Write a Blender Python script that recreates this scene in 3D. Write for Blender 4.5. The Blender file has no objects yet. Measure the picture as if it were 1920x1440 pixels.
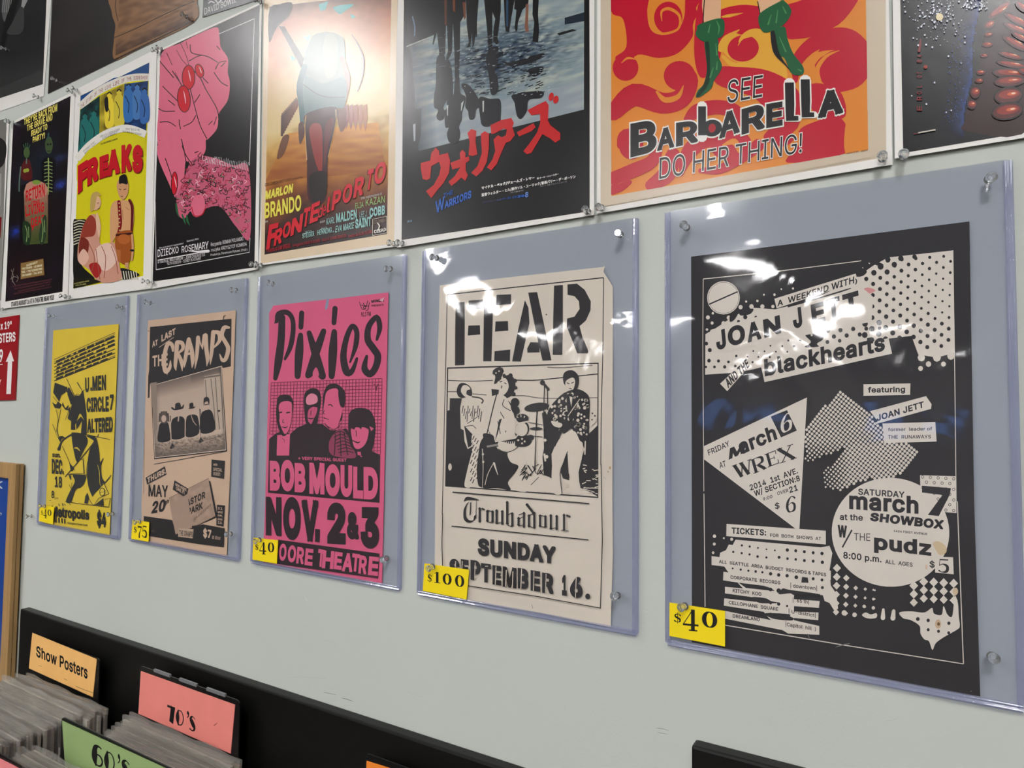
import bpy, bmesh, math, random, os
from mathutils import Vector, Matrix, noise
from mathutils.geometry import tessellate_polygon, delaunay_2d_cdt
import numpy as np

# ------------------------------------------------------------------ camera
SC = bpy.context.scene
COL = SC.collection
F = 1250.0
CAM = Vector((0.0, -0.78, 1.45))
_a, _b, _c = math.radians(31.10), math.radians(2.71), math.radians(0.54)
FWD = Vector((-math.sin(_a)*math.cos(_b), math.cos(_a)*math.cos(_b), math.sin(_b)))
_r = FWD.cross(Vector((0, 0, 1))).normalized(); _u = _r.cross(FWD)
RT = math.cos(_c)*_r + math.sin(_c)*_u
UP = -math.sin(_c)*_r + math.cos(_c)*_u
cd = bpy.data.cameras.new('camera'); cam = bpy.data.objects.new('camera', cd); COL.objects.link(cam)
cd.sensor_fit = 'HORIZONTAL'; cd.sensor_width = 36.0; cd.lens = F/1920*36.0; cd.clip_start = 0.02; cd.clip_end = 200
M = Matrix((RT, UP, -FWD)).transposed().to_4x4(); M.translation = CAM
cam.matrix_world = M
SC.camera = cam
# ------------------------------------------------------------------ colour management, world
SC.view_settings.view_transform = 'Standard'; SC.view_settings.look = 'None'
SC.view_settings.gamma = 1.0; SC.view_settings.use_curve_mapping = False
SC.view_settings.exposure = 1.5
SC.cycles.transparent_max_bounces = 24
SC.cycles.max_bounces = 10
SC.cycles.caustics_reflective = False
W = bpy.data.worlds.new('store_ambience'); SC.world = W; W.use_nodes = True
W.node_tree.nodes['Background'].inputs[0].default_value = (0.75, 0.8, 0.9, 1)
W.node_tree.nodes['Background'].inputs[1].default_value = 0.25

def lin(c):
    if isinstance(c, str):
        c = [int(c[i:i+2], 16) for i in (0, 2, 4)]
    o = []
    for v in c[:3]:
        v = max(0.0, min(255.0, v))/255.0
        o.append(v/12.92 if v <= 0.04045 else ((v+0.055)/1.055)**2.4)
    return (o[0], o[1], o[2])

# ------------------------------------------------------------------ materials
MATS = {}
def mat(name, col=(128,128,128), rough=0.5, spec=0.5, metal=0.0, trans=0.0, ior=1.45, emit=None, es=0.0,
        vcol=False, var=0.0, vscale=40.0, bump=0.0, bscale=60.0, bdist=0.001, stretch=None, coat=0.0):
    if name in MATS: return MATS[name]
    m = bpy.data.materials.new(name); m.use_nodes = True; MATS[name] = m
    nt = m.node_tree; N = nt.nodes; L = nt.links; p = N['Principled BSDF']
    p.inputs['Base Color'].default_value = (*lin(col), 1)
    p.inputs['Roughness'].default_value = rough
    p.inputs['Specular IOR Level'].default_value = spec
    p.inputs['Metallic'].default_value = metal
    p.inputs['Transmission Weight'].default_value = trans
    p.inputs['IOR'].default_value = ior
    p.inputs['Coat Weight'].default_value = coat
    if emit:
        p.inputs['Emission Color'].default_value = (*lin(emit), 1); p.inputs['Emission Strength'].default_value = es
    src = None
    if vcol:
        a = N.new('ShaderNodeVertexColor'); a.layer_name = 'Col'; src = a.outputs['Color']
    tc = N.new('ShaderNodeTexCoord'); vec = tc.outputs['Object']
    if stretch:
        mp = N.new('ShaderNodeMapping'); mp.inputs['Scale'].default_value = stretch
        L.new(vec, mp.inputs[0]); vec = mp.outputs[0]
    if var > 0:
        n = N.new('ShaderNodeTexNoise'); n.inputs['Scale'].default_value = vscale; n.inputs['Detail'].default_value = 6
        L.new(vec, n.inputs['Vector'])
        r = N.new('ShaderNodeMapRange'); r.inputs['From Min'].default_value = 0.25; r.inputs['From Max'].default_value = 0.75
        r.inputs['To Min'].default_value = 1-var; r.inputs['To Max'].default_value = 1+var*0.6
        L.new(n.outputs['Fac'], r.inputs['Value'])
        mx = N.new('ShaderNodeVectorMath'); mx.operation = 'SCALE'
        if src: L.new(src, mx.inputs[0])
        else: mx.inputs[0].default_value = lin(col)
        L.new(r.outputs[0], mx.inputs['Scale']); src = mx.outputs[0]
    if src: L.new(src, p.inputs['Base Color'])
    if bump > 0:
        n2 = N.new('ShaderNodeTexNoise'); n2.inputs['Scale'].default_value = bscale; n2.inputs['Detail'].default_value = 4
        L.new(vec, n2.inputs['Vector'])
        b = N.new('ShaderNodeBump'); b.inputs['Strength'].default_value = bump; b.inputs['Distance'].default_value = bdist
        L.new(n2.outputs['Fac'], b.inputs['Height']); L.new(b.outputs[0], p.inputs['Normal'])
    return m

def clear_film(name, tint, rough=0.06, wave=0.0, wscale=14.0, gain=1.0, haze=0.0, hcol=(0.75, 0.78, 0.9)):
    """thin clear plastic: tinted see-through plus a fresnel gloss and a trace of haze"""
    if name in MATS: return MATS[name]
    m = bpy.data.materials.new(name); m.use_nodes = True; MATS[name] = m
    nt = m.node_tree; N = nt.nodes; L = nt.links; N.remove(N['Principled BSDF'])
    out = N['Material Output']
    tr = N.new('ShaderNodeBsdfTransparent'); tr.inputs[0].default_value = (*tint, 1)
    gl = N.new('ShaderNodeBsdfGlossy'); gl.inputs['Roughness'].default_value = rough; gl.inputs['Color'].default_value = (1, 1, 1, 1)
    df = N.new('ShaderNodeBsdfDiffuse'); df.inputs[0].default_value = (*hcol, 1)
    fr = N.new('ShaderNodeFresnel'); fr.inputs['IOR'].default_value = 1.5
    mu = N.new('ShaderNodeMath'); mu.operation = 'MULTIPLY'; mu.inputs[1].default_value = gain; mu.use_clamp = True
    geo = N.new('ShaderNodeNewGeometry')
    inv = N.new('ShaderNodeMath'); inv.operation = 'SUBTRACT'; inv.inputs[0].default_value = 1.0
    L.new(geo.outputs['Backfacing'], inv.inputs[1])
    m2 = N.new('ShaderNodeMath'); m2.operation = 'MULTIPLY'
    L.new(fr.outputs[0], mu.inputs[0]); L.new(mu.outputs[0], m2.inputs[0]); L.new(inv.outputs[0], m2.inputs[1])
    h = N.new('ShaderNodeMixShader'); h.inputs[0].default_value = haze
    L.new(tr.outputs[0], h.inputs[1]); L.new(df.outputs[0], h.inputs[2])
    mx = N.new('ShaderNodeMixShader'); L.new(m2.outputs[0], mx.inputs[0]); L.new(h.outputs[0], mx.inputs[1]); L.new(gl.outputs[0], mx.inputs[2])
    L.new(mx.outputs[0], out.inputs[0])
    if wave > 0:
        tc = N.new('ShaderNodeTexCoord'); n2 = N.new('ShaderNodeTexNoise'); n2.inputs['Scale'].default_value = wscale
        n2.inputs['Detail'].default_value = 3; n2.inputs['Distortion'].default_value = 0.6
        L.new(tc.outputs['Object'], n2.inputs['Vector'])
        b = N.new('ShaderNodeBump'); b.inputs['Strength'].default_value = 1.0; b.inputs['Distance'].default_value = wave
        L.new(n2.outputs['Fac'], b.inputs['Height'])
        L.new(b.outputs[0], gl.inputs['Normal']); L.new(b.outputs[0], fr.inputs['Normal'])
    return m

# ------------------------------------------------------------------ object helpers
def tag(o, label=None, cat=None, group=None, kind=None):
    if label: o['label'] = label
    if cat: o['category'] = cat
    if group: o['group'] = group
    if kind: o['kind'] = kind
    return o
def empty(name, loc, label, cat, group=None):
    o = bpy.data.objects.new(name, None); COL.objects.link(o); o.location = loc; o.empty_display_size = 0.02
    return tag(o, label, cat, group)
def mesh(name, vs, fs, m, parent=None, smooth=False, origin=None):
    me = bpy.data.meshes.new(name)
    org = Vector(origin) if origin is not None else Vector((0, 0, 0))
    if parent is not None and origin is None: org = wloc(parent)
    me.from_pydata([(v[0]-org[0], v[1]-org[1], v[2]-org[2]) for v in vs], [], fs)
    for mm in (m if isinstance(m, (list, tuple)) else [m]): me.materials.append(mm)
    if smooth: me.polygons.foreach_set('use_smooth', [True]*len(me.polygons))
    me.update()
    o = bpy.data.objects.new(name, me); COL.objects.link(o)
    if parent is not None:
        o.parent = parent; o.location = org - wloc(parent)
    else: o.location = org
    return o
def wloc(o):
    l = Vector(o.location)
    while o.parent is not None:
        o = o.parent; l = l + Vector(o.location)
    return l
def boxgeo(x0, x1, y0, y1, z0, z1, bev=0.0):
    bm = bmesh.new(); bmesh.ops.create_cube(bm, size=1)
    for v in bm.verts:
        v.co = Vector(((x0+x1)/2+v.co.x*(x1-x0), (y0+y1)/2+v.co.y*(y1-y0), (z0+z1)/2+v.co.z*(z1-z0)))
    if bev > 0: bmesh.ops.bevel(bm, geom=bm.edges[:], offset=bev, segments=2, affect='EDGES', profile=0.6)
    vs = [tuple(v.co) for v in bm.verts]; fs = [[v.index for v in f.verts] for f in bm.faces]; bm.free()
    return vs, fs
def box(name, x0, x1, y0, y1, z0, z1, m, parent=None, bev=0.0, origin=None):
    vs, fs = boxgeo(x0, x1, y0, y1, z0, z1, bev)
    if parent is None and origin is None: origin = ((x0+x1)/2, (y0+y1)/2, z0)
    return mesh(name, vs, fs, m, parent, origin=origin)
def slab(name, ring, th, m, parent=None, d=Vector((0, 1, 0)), origin=None):
    """outline of world points (front face) given thickness th along d"""
    n = len(ring); ring = [Vector(p) for p in ring]
    vs = ring + [p+d*th for p in ring]
    tri = tessellate_polygon([ring])
    fs = [list(t) for t in tri] + [[a+n for a in reversed(t)] for t in tri]
    fs += [[i, (i+1) % n, (i+1) % n+n, i+n] for i in range(n)]
    o = mesh(name, vs, fs, m, parent, origin=origin)
    bm = bmesh.new(); bm.from_mesh(o.data); bmesh.ops.recalc_face_normals(bm, faces=bm.faces[:]); bm.to_mesh(o.data); bm.free()
    return o

def ray(px, py):
    return FWD + RT*((px-960)/F) - UP*((py-720)/F)
def P(px, py, a, b=0.0):
    """where the sight line through a photo pixel meets the upright plane y = a + b*z"""
    d = ray(px, py)
    t = (a + b*CAM.z - CAM.y)/(d.y - b*d.z)
    return CAM + d*t

# ------------------------------------------------------------------ 2D drawing
VIEW = (0.0, 0.0, 1.0)
def view(k):
    global VIEW
    VIEW = dict(A=(0,0,3.84), B=(0,300,3.84), C=(480,0,3.84), D=(480,220,5.0526), E=(740,0,4.8), F=(740,170,4.8),
        G=(1120,0,3.3103), H=(1520,0,4.8), I=(60,560,4.8), J=(60,780,4.8), K=(450,470,4.8), L=(450,670,4.8), M=(450,830,4.8),
        N=(780,390,4.1739), O=(780,660,4.1739), Q=(770,870,4.1739), S=(1230,280,2.7826), T=(1290,440,3.42857),
        U=(1290,700,3.42857), V=(1230,940,2.7826), W=(0,860,7.3846), X=(0,1120,4.4965), Y=(200,1200,3.0),
        a=(0,560,10.667), b=(0,640,10.667), p=(0,0,1.0))[k]
def pts(s):
    if isinstance(s, str):
        v = [float(x) for x in s.replace(',', ' ').split()]
        s = [(v[i], v[i+1]) for i in range(0, len(v), 2)]
    x, y, k = VIEW
    return [(x+a/k, y+b/k) for a, b in s]
def smooth_line(p, closed=False, n=5):
    if len(p) < 3: return list(p)
    o = []; m = len(p)
    rng = range(m) if closed else range(m-1)
    for i in rng:
        p0 = p[(i-1) % m] if (closed or i > 0) else p[i]
        p1 = p[i]; p2 = p[(i+1) % m]
        p3 = p[(i+2) % m] if (closed or i+2 < m) else p2
        for k in range(n):
            t = k/n; t2 = t*t; t3 = t2*t
            o.append(tuple(0.5*(2*p1[j]+(-p0[j]+p2[j])*t+(2*p0[j]-5*p1[j]+4*p2[j]-p3[j])*t2+(-p0[j]+3*p1[j]-3*p2[j]+p3[j])*t3) for j in range(len(p1))))
    if not closed: o.append(tuple(p[-1]))
    return o
def area(L): return sum(L[i-1][0]*L[i][1]-L[i][0]*L[i-1][1] for i in range(len(L)))/2
def fill(loops):
    """triangles inside one or more outlines (non-zero winding, crossings allowed)"""
    co = []; ed = []
    for L in loops:
        k = len(co); n = len(L); co += [Vector(p) for p in L]; ed += [(k+i, k+(i+1) % n) for i in range(n)]
    v, e, f, *_ = delaunay_2d_cdt(co, ed, [], 0, 1e-7)
    v = [(p.x, p.y) for p in v]
    if not f: return v, []
    T = np.array(f); V = np.array(v); Cn = V[T].mean(axis=1); w = np.zeros(len(T))
    for L in loops:
        A_ = np.array(L); B_ = np.roll(A_, -1, axis=0)
        y = Cn[:, 1][:, None]; x = Cn[:, 0][:, None]
        cr = (B_[:, 0]-A_[:, 0])*(y-A_[:, 1])-(x-A_[:, 0])*(B_[:, 1]-A_[:, 1])
        w += ((A_[:, 1] <= y) & (B_[:, 1] > y) & (cr > 0)).sum(axis=1); w -= ((A_[:, 1] > y) & (B_[:, 1] <= y) & (cr < 0)).sum(axis=1)
    return v, [list(map(int, t)) for t in T[w != 0]]
def stroke_geo(p, ws, closed=False, smooth=True, caps=True, merge=True):
    """ribbon of changing width along a line: returns verts, faces"""
    if not isinstance(ws, (list, tuple)): ws = [ws]*len(p)
    q = [(a[0], a[1], w) for a, w in zip(p, ws)]
    if smooth: q = smooth_line(q, closed)
    n = len(q); vs = []; fs = []
    for i in range(n):
        a = q[(i-1) % n] if (closed or i > 0) else q[i]
        b = q[(i+1) % n] if (closed or i < n-1) else q[i]
        dx, dy = b[0]-a[0], b[1]-a[1]; l = math.hypot(dx, dy) or 1e-9
        k = 1.0
        if 0 < i < n-1 or closed:
            e = (q[i][0]-a[0], q[i][1]-a[1]); le = math.hypot(*e) or 1e-9
            k = min(1.8, 1/max(0.4, abs((e[0]*dx+e[1]*dy)/(le*l))))
        nx, ny = -dy/l*q[i][2]/2*k, dx/l*q[i][2]/2*k
        vs += [(q[i][0]+nx, q[i][1]+ny), (q[i][0]-nx, q[i][1]-ny)]
    for i in range(n if closed else n-1):
        j = (i+1) % n
        fs.append([2*i, 2*i+1, 2*j+1, 2*j])
    def merged():
        R = []
        for f in fs:
            L = [vs[i] for i in f]; R.append(L if area(L) > 0 else L[::-1])
        return fill(R)
    if caps and not closed:
        for e in (0, n-1):
            c = len(vs); r = q[e][2]/2*0.98
            vs += [(q[e][0]+math.cos(t*math.pi/5)*r, q[e][1]+math.sin(t*math.pi/5)*r) for t in range(10)]
            fs.append(list(range(c, c+10)))
    return merged() if merge else (vs, fs)

FONTS = {}
def font(k):
    if k not in FONTS:
        f = None
        try:
            base = bpy.utils.system_resource('DATAFILES', path='fonts')
            fn = {'I': 'Inter.woff2', 'C': 'Noto Sans CJK Regular.woff2'}.get(k)
            if fn and os.path.exists(os.path.join(base, fn)): f = bpy.data.fonts.load(os.path.join(base, fn))
        except Exception: f = None
        FONTS[k] = f
    return FONTS[k]
TCACHE = {}
def glyphs(body, fk, bold, sp=None):
    """outlines of a line of type as polygons; bold swells every contour"""
    bold *= .75; sp = bold if sp is None else sp*.75; key = (body, fk, round(bold, 4), round(sp, 4))
    if key in TCACHE: return TCACHE[key]
    cu = bpy.data.curves.new('t', 'FONT'); f = font(fk)
    if f: cu.font = f
    cu.body = body; cu.size = 1.0; cu.space_character = 1+sp*2.0
    ob = bpy.data.objects.new('t', cu); COL.objects.link(ob)
    bpy.context.view_layer.update()
    cv = ob.to_curve(bpy.context.evaluated_depsgraph_get())
    loops = []
    for sp in cv.splines:
        P_ = sp.bezier_points; n = len(P_); L = []
        for i in range(n):
            a, b_ = P_[i], P_[(i+1) % n]
            p0, p1, p2, p3 = a.co, a.handle_right, b_.handle_left, b_.co
            d = (p3-p0).length
            if d < 1e-6 and (p1-p0).length < 1e-6: continue
            fl = abs((p1-p0).cross(p3-p0).length)+abs((p2-p0).cross(p3-p0).length)
            k = 1 if fl < 2e-5 else (5 if d > .2 else 3)
            for j in range(k):
                t = j/k; q = p0*(1-t)**3+p1*3*t*(1-t)**2+p2*3*t*t*(1-t)+p3*t**3
                if not L or (abs(q.x-L[-1][0])+abs(q.y-L[-1][1])) > 1e-4: L.append((q.x, q.y))
        if len(L) > 2 and abs(L[0][0]-L[-1][0])+abs(L[0][1]-L[-1][1]) < 1e-4: L.pop()
        if len(L) > 2: loops.append(L)
    ob.to_curve_clear(); bpy.data.objects.remove(ob); bpy.data.curves.remove(cu)
    # neighbouring contours that share a letter are filled together
    box_ = sorted([(min(p[0] for p in L), max(p[0] for p in L), i) for i, L in enumerate(loops)])
    groups = []
    for a, b_, i in box_:
        if groups and a < groups[-1][1]-1e-4: groups[-1][1] = max(groups[-1][1], b_); groups[-1][2].append(loops[i])
        else: groups.append([a, b_, [loops[i]]])
    vs = []; fs = []
    sg = 1 if max((area(L) for L in loops), key=abs) > 0 else -1
    for _, _, Ls in groups:
        R = list(Ls)
        for L in (Ls if bold else ()):
            n = len(L); turn = []
            for i in range(n):
                p, q, r = L[i-1], L[i], L[(i+1) % n]
                turn.append(abs((math.atan2(r[1]-q[1], r[0]-q[0])-math.atan2(q[1]-p[1], q[0]-p[0])+math.pi) % (2*math.pi)-math.pi))
            D = []
            for i in range(n):
                p, q = L[i], L[(i+1) % n]; dx, dy = q[0]-p[0], q[1]-p[1]; l = math.hypot(dx, dy) or 1; D.append((dx*bold/l, dy*bold/l))
            for i in range(n):
                p, q = L[i], L[(i+1) % n]; dx, dy = D[i]
                def end(pt, o, t, s_):
                    e = s_ if 1.2 < t < 1.95 else 0; mx_, my_ = -dy, dx
                    if t < .7:
                        ax, ay = -o[1]-dy, o[0]+dx; m2 = (ax*ax+ay*ay)/(bold*bold) or 1; mx_, my_ = ax*2/m2, ay*2/m2
                    return (pt[0]+dx*e+mx_, pt[1]+dy*e+my_), (pt[0]+dx*e-mx_, pt[1]+dy*e-my_)
                l0, r0 = end(p, D[i-1], turn[i], -1); l1, r1 = end(q, D[(i+1) % n], turn[(i+1) % n], 1)
                R.append([l0, r0, r1, l1][::sg])
                if turn[i] >= .7 and not 1.2 < turn[i] < 1.95: R.append([(p[0]+math.cos(j*math.pi/4)*bold, p[1]+math.sin(j*math.pi/4)*bold) for j in range(8)][::sg])
        v, f = fill(R); k = len(vs); vs += v; fs += [[q+k for q in t] for t in f]
    TCACHE[key] = (vs, fs); return TCACHE[key]

EPS = 1.2e-5
class Art:
    def __init__(s, a, b=0.0, lift=6e-5):
        s.a = a; s.b = b; s.v = []; s.f = []; s.c = []; s.lay = 0; s.lift = lift
    def add(s, vs, fs, col, keep=False):
        if not fs: return
        if not keep: s.lay += 1
        base = len(s.v); y = s.a - s.lift - s.lay*EPS
        for x, z in vs: s.v.append(P(x, z, y, s.b))
        if callable(col): cs = [lin(col(x, z)) for x, z in vs]
        elif isinstance(col, list): cs = [lin(c) for c in col]
        else: cs = [lin(col)]*len(vs)
        s.c += cs
        s.f += [[i+base for i in f] for f in fs]
    def poly(s, ring, col, smooth=False):
        r = pts(ring)
        if smooth: r = smooth_line(r, True, 5)
        v, f = fill([r]); s.add(v, f, col)
    def line(s, ring, w, col, closed=False, smooth=True, caps=True):
        r = pts(ring); k = VIEW[2]
        if isinstance(w, str): w = [float(x) for x in w.split()]
        w = [a/k for a in w] if isinstance(w, (list, tuple)) else w/k
        vs, fs = stroke_geo(r, w, closed, smooth, caps); s.add(vs, fs, col)
    def lines(s, many, w, col, smooth=True):
        """several strokes in one layer"""
        V = []; Fc = []; k = VIEW[2]
        for ring in many:
            vs, fs = stroke_geo(pts(ring), w/k, False, smooth, False, False)
            b = len(V); V += vs; Fc += [[i+b for i in f] for f in fs]
        s.add(V, Fc, col)
    def oval(s, cx, cy, rx, ry, col, rot=0.0, n=28):
        c, d = math.cos(math.radians(rot)), math.sin(math.radians(rot))
        r = pts([(cx+math.cos(t)*rx*c-math.sin(t)*ry*d, cy+math.cos(t)*rx*d+math.sin(t)*ry*c) for t in [i*2*math.pi/n for i in range(n)]])
        s.add(r, [list(range(n))], col)
    def dots(s, lst, col, n=8, sq=0.0):
        """lst of (x, y, r) in view units, one layer"""
        V = []; Fc = []; k = VIEW[2]
        for x, y, r in lst:
            b = len(V); (X, Y), = pts([(x, y)])
            V += [(X+math.cos(i*2*math.pi/n+sq)*r/k, Y+math.sin(i*2*math.pi/n+sq)*r/k*1.05) for i in range(n)]
            Fc.append(list(range(b, b+n)))
        s.add(V, Fc, col)
    def grad(s, quad, nx, ny, fn):
        """painted patch: four corners TL TR BR BL, colour fn(u, v)"""
        q = pts(quad); V = []; C = []
        for j in range(ny+1):
            for i in range(nx+1):
                u, v = i/nx, j/ny
                V.append(tuple((1-u)*(1-v)*q[0][k]+u*(1-v)*q[1][k]+u*v*q[2][k]+(1-u)*v*q[3][k] for k in (0, 1)))
                C.append(fn(u, v))
        s.add(V, [[j*(nx+1)+i, j*(nx+1)+i+1, (j+1)*(nx+1)+i+1, (j+1)*(nx+1)+i] for j in range(ny) for i in range(nx)], C)
    def text(s, body, x0, y0, x1, y1, h, col, bold=0.0, h1=None, slant=0.0, fk='I', out=None, upx=0.0):
        """baseline from (x0,y0) to (x1,y1), capital height h (h1 at the right end)"""
        vs, fs = glyphs(body, fk, bold)
        if not vs: return
        mnx = min(v[0] for v in vs); mxx = max(v[0] for v in vs)
        if fk == 'I':
            hs = glyphs('H', fk, bold)[0]; cap = max(v[1] for v in hs); b0 = min(v[1] for v in hs)
        else:
            cap = max(v[1] for v in vs); b0 = min(v[1] for v in vs)
        h1 = h if h1 is None else h1
        def mp(V):
            r = []
            for a, b in V:
                u = (a-mnx)/(mxx-mnx); v = (b-b0)/(cap-b0); hh = h+(h1-h)*u
                r.append((x0+(x1-x0)*u+slant*hh*v+upx*hh*v, y0+(y1-y0)*u-hh*v))
            return pts(r)
        if out:
            v2, f2 = glyphs(body, fk, bold+out[1], bold); s.add(mp(v2), f2, out[0])
        s.add(mp(vs), fs, col)
    def glyph(s, strokes, x0, y0, x1, y1, h, col, h1=None, slant=0.0):
        """own letterforms: strokes in a unit box mapped on to the baseline box"""
        h1 = h if h1 is None else h1
        V = []; Fc = []
        for st in strokes:
            p, w = st[0], st[1]; cl = len(st) > 2 and 'c' in st[2]; sm = not (len(st) > 2 and 's' in st[2])
            vs, fs = stroke_geo(p, w, cl, sm, not (len(st) > 2 and 'n' in st[2]), False)
            for f in fs:
                L = [vs[i] for i in f]; Fc.append(L if area(L) > 0 else L[::-1])
        vs, fs = fill(Fc)
        for u, v in vs:
            hh = h+(h1-h)*u
            V.append((x0+(x1-x0)*u+slant*hh*v, y0+(y1-y0)*u-hh*v))
        s.add(pts(V), fs, col)
    def make(s, name, m, parent, label=None):
        o = mesh(name, s.v, s.f, m, parent)
        ca = o.data.color_attributes.new('Col', 'FLOAT_COLOR', 'POINT')
        flat = []
        for c in s.c: flat += [c[0], c[1], c[2], 1.0]
        ca.data.foreach_set('color', flat)
        if label: o['label'] = label
        return o
def inside(x, y, poly):
    r = False; j = len(poly)-1
    for i in range(len(poly)):
        a, b = poly[i], poly[j]
        if (a[1] > y) != (b[1] > y) and x < (b[0]-a[0])*(y-a[1])/(b[1]-a[1])+a[0]: r = not r
        j = i
    return r
def nz(x, y, s=1.0, o=0.0):
    return noise.noise(Vector((x*s, y*s, o)))
def mixc(a, b, t):
    t = max(0.0, min(1.0, t)); return tuple(a[i]+(b[i]-a[i])*t for i in range(3))
def ramp(st, t):
    for i in range(len(st)-1):
        if t <= st[i+1][0]:
            return mixc(st[i][1], st[i+1][1], (t-st[i][0])/max(1e-6, st[i+1][0]-st[i][0]))
    return st[-1][1]

# serif and display numerals / letters drawn as strokes in a unit box
E0 = lambda tk, tn, x0=.06, x1=.94, y0=0.03, y1=.97: ([((x0+x1)/2+math.cos(t)*(x1-x0-tk)/2, (y0+y1)/2+math.sin(t)*(y1-y0-tn)/2) for t in [i*math.pi/8 for i in range(16)]],
                  [tn+(tk-tn)*abs(math.cos(i*math.pi/8))**1.3 for i in range(16)], 'c')
SG = {
 '0': [E0(.26, .06)],
 '4': [([(.62, .98), (.04, .30)], .05, 'sn'), ([(.0, .28), (1.0, .28)], .09, 'sn'), ([(.64, 1.0), (.64, .02)], .24, 'sn'), ([(.38, .03), (.92, .03)], .06, 'sn')],
 '7': [([(.05, .92), (.97, .92)], .15, 'sn'), ([(.06, .98), (.06, .68)], .05, 'sn'), ([(.93, .93), (.62, .55), (.42, .25), (.40, 0.0)], [.06, .12, .24, .3])],
 '5': [([(.2, .95), (.9, .95)], .1, 'sn'), ([(.18, .98), (.14, .5)], .05, 'sn'), ([(.14, .5), (.45, .62), (.82, .45), (.78, .12), (.4, .02), (.1, .12)], [.04, .08, .24, .24, .07, .12])],
 '1': [([(.5, 1.0), (.5, .03)], .34, 'sn'), ([(.08, .86), (.5, .95)], .06, 'sn'), ([(.08, .03), (.92, .03)], .06, 'sn')],
 '6': [([(.86, .86), (.55, .97), (.24, .68), (.17, .35), (.3, .08), (.55, .03), (.82, .15), (.82, .45), (.55, .58), (.26, .45)], [.13, .05, .2, .24, .14, .05, .2, .2, .05, .05])],
 '$': [([(.85, .75), (.6, .88), (.25, .8), (.22, .62), (.5, .5), (.78, .38), (.75, .18), (.45, .1), (.12, .2)], [.14, .05, .14, .2, .2, .2, .14, .05, .16]), ([(.5, 1.02), (.5, -.04)], .07, 'sn')],
 'W': [([(.12, .98), (.33, .02)], .17, 'sn'), ([(.33, .05), (.5, .9)], .05, 'sn'), ([(.45, .98), (.68, .02)], .17, 'sn'), ([(.68, .05), (.88, .96)], .05, 'sn'), ([(0, .97), (.25, .97)], .05, 'sn'), ([(.35, .97), (.58, .97)], .05, 'sn'), ([(.78, .97), (1, .97)], .05, 'sn')],
 'R': [([(.22, 1), (.22, 0)], .2, 'sn'), ([(.02, .97), (.5, .97), (.8, .88), (.8, .6), (.5, .5), (.22, .5)], [.05, .06, .18, .18, .05, .05]), ([(.45, .5), (.85, .04)], .2, 'sn'), ([(.02, .03), (.42, .03)], .05, 'sn'), ([(.7, .03), (1, .03)], .05, 'sn')],
 'E': [([(.25, 1), (.25, 0)], .22, 'sn'), ([(.03, .97), (.92, .97)], .06, 'sn'), ([(.25, .52), (.7, .52)], .06, 'sn'), ([(.03, .03), (.95, .03)], .06, 'sn'), ([(.92, 1), (.9, .72)], .06, 'sn'), ([(.95, 0), (.93, .3)], .06, 'sn'), ([(.7, .65), (.7, .39)], .05, 'sn')],
 'X': [([(.1, .98), (.85, .02)], .22, 'sn'), ([(.85, .97), (.12, .03)], .06, 'sn'), ([(0, .97), (.35, .97)], .05, 'sn'), ([(.65, .97), (1, .97)], .05, 'sn'), ([(0, .03), (.32, .03)], .05, 'sn'), ([(.62, .03), (1, .03)], .05, 'sn')],
}
FG = {  # fat art-deco figures
 '7': [([(.02, .93), (.98, .93)], .14, 'sn'), ([(.72, .98), (.5, .02)], .48, 'sn'), ([(.96, .95), (.84, .5), (.74, .02)], .06)],
 '0': [([(.3, .94), (.22, .5), (.3, .06)], [.12, .42, .12]), E0(.1, .06)],
 's': [([(.85, .85), (.5, .97), (.22, .78), (.5, .52), (.78, .25), (.5, .04), (.1, .12)], [.07, .08, .3, .42, .3, .08, .12])],
 '6': [([(.8, .92), (.55, .97), (.3, .8), (.25, .4), (.35, .06)], [.08, .1, .36, .46, .14]), E0(.12, .07, .12, .96, .02, .6)],
 "'": [([(.5, .8), (.5, .78)], .5), ([(.7, .75), (.6, .35), (.25, .08)], [.25, .2, .06])],
}

# ------------------------------------------------------------------ lamps: real ceiling fittings
LAMP = mat('lamp_diffuser', (255,255,255), 0.5, emit=(252,250,250), es=17.0)
LAMPW = mat('lamp_frame', (225,225,222), 0.4)
WINL = mat('daylight_pane', (120,160,230), 0.2, emit=(110,165,255), es=0.9)
CEIL = 3.65
lamp_spots = [(-2.95,-2.05,.68,.68),(0.6,-2.6,.6,1.1),(-1.8,-5.6,.7,1.0),(1.9,-5.6,.6,1.1),(-5.6,-5.8,.6,1.1),
    (-2.05,-8.9,.7,1.1),(-6.7,-9.1,.7,1.1),(2.0,-9.0,.6,1.1),(-1.3,-14.6,.9,1.2),(-5.2,-14.4,.9,1.2),(2.6,-14.6,.9,1.2),(-8.7,-15.6,.9,1.2),
    (-3.4,-20.0,.9,1.2),(-0.2,-20.0,.9,1.2),(3.6,-20.0,.9,1.2),(-9.5,-20.0,.9,1.2),(-2.2,-24.6,.9,1.2),(-5.4,-24.6,.9,1.2),(1.5,-24.6,.9,1.2)]
first = None
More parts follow.
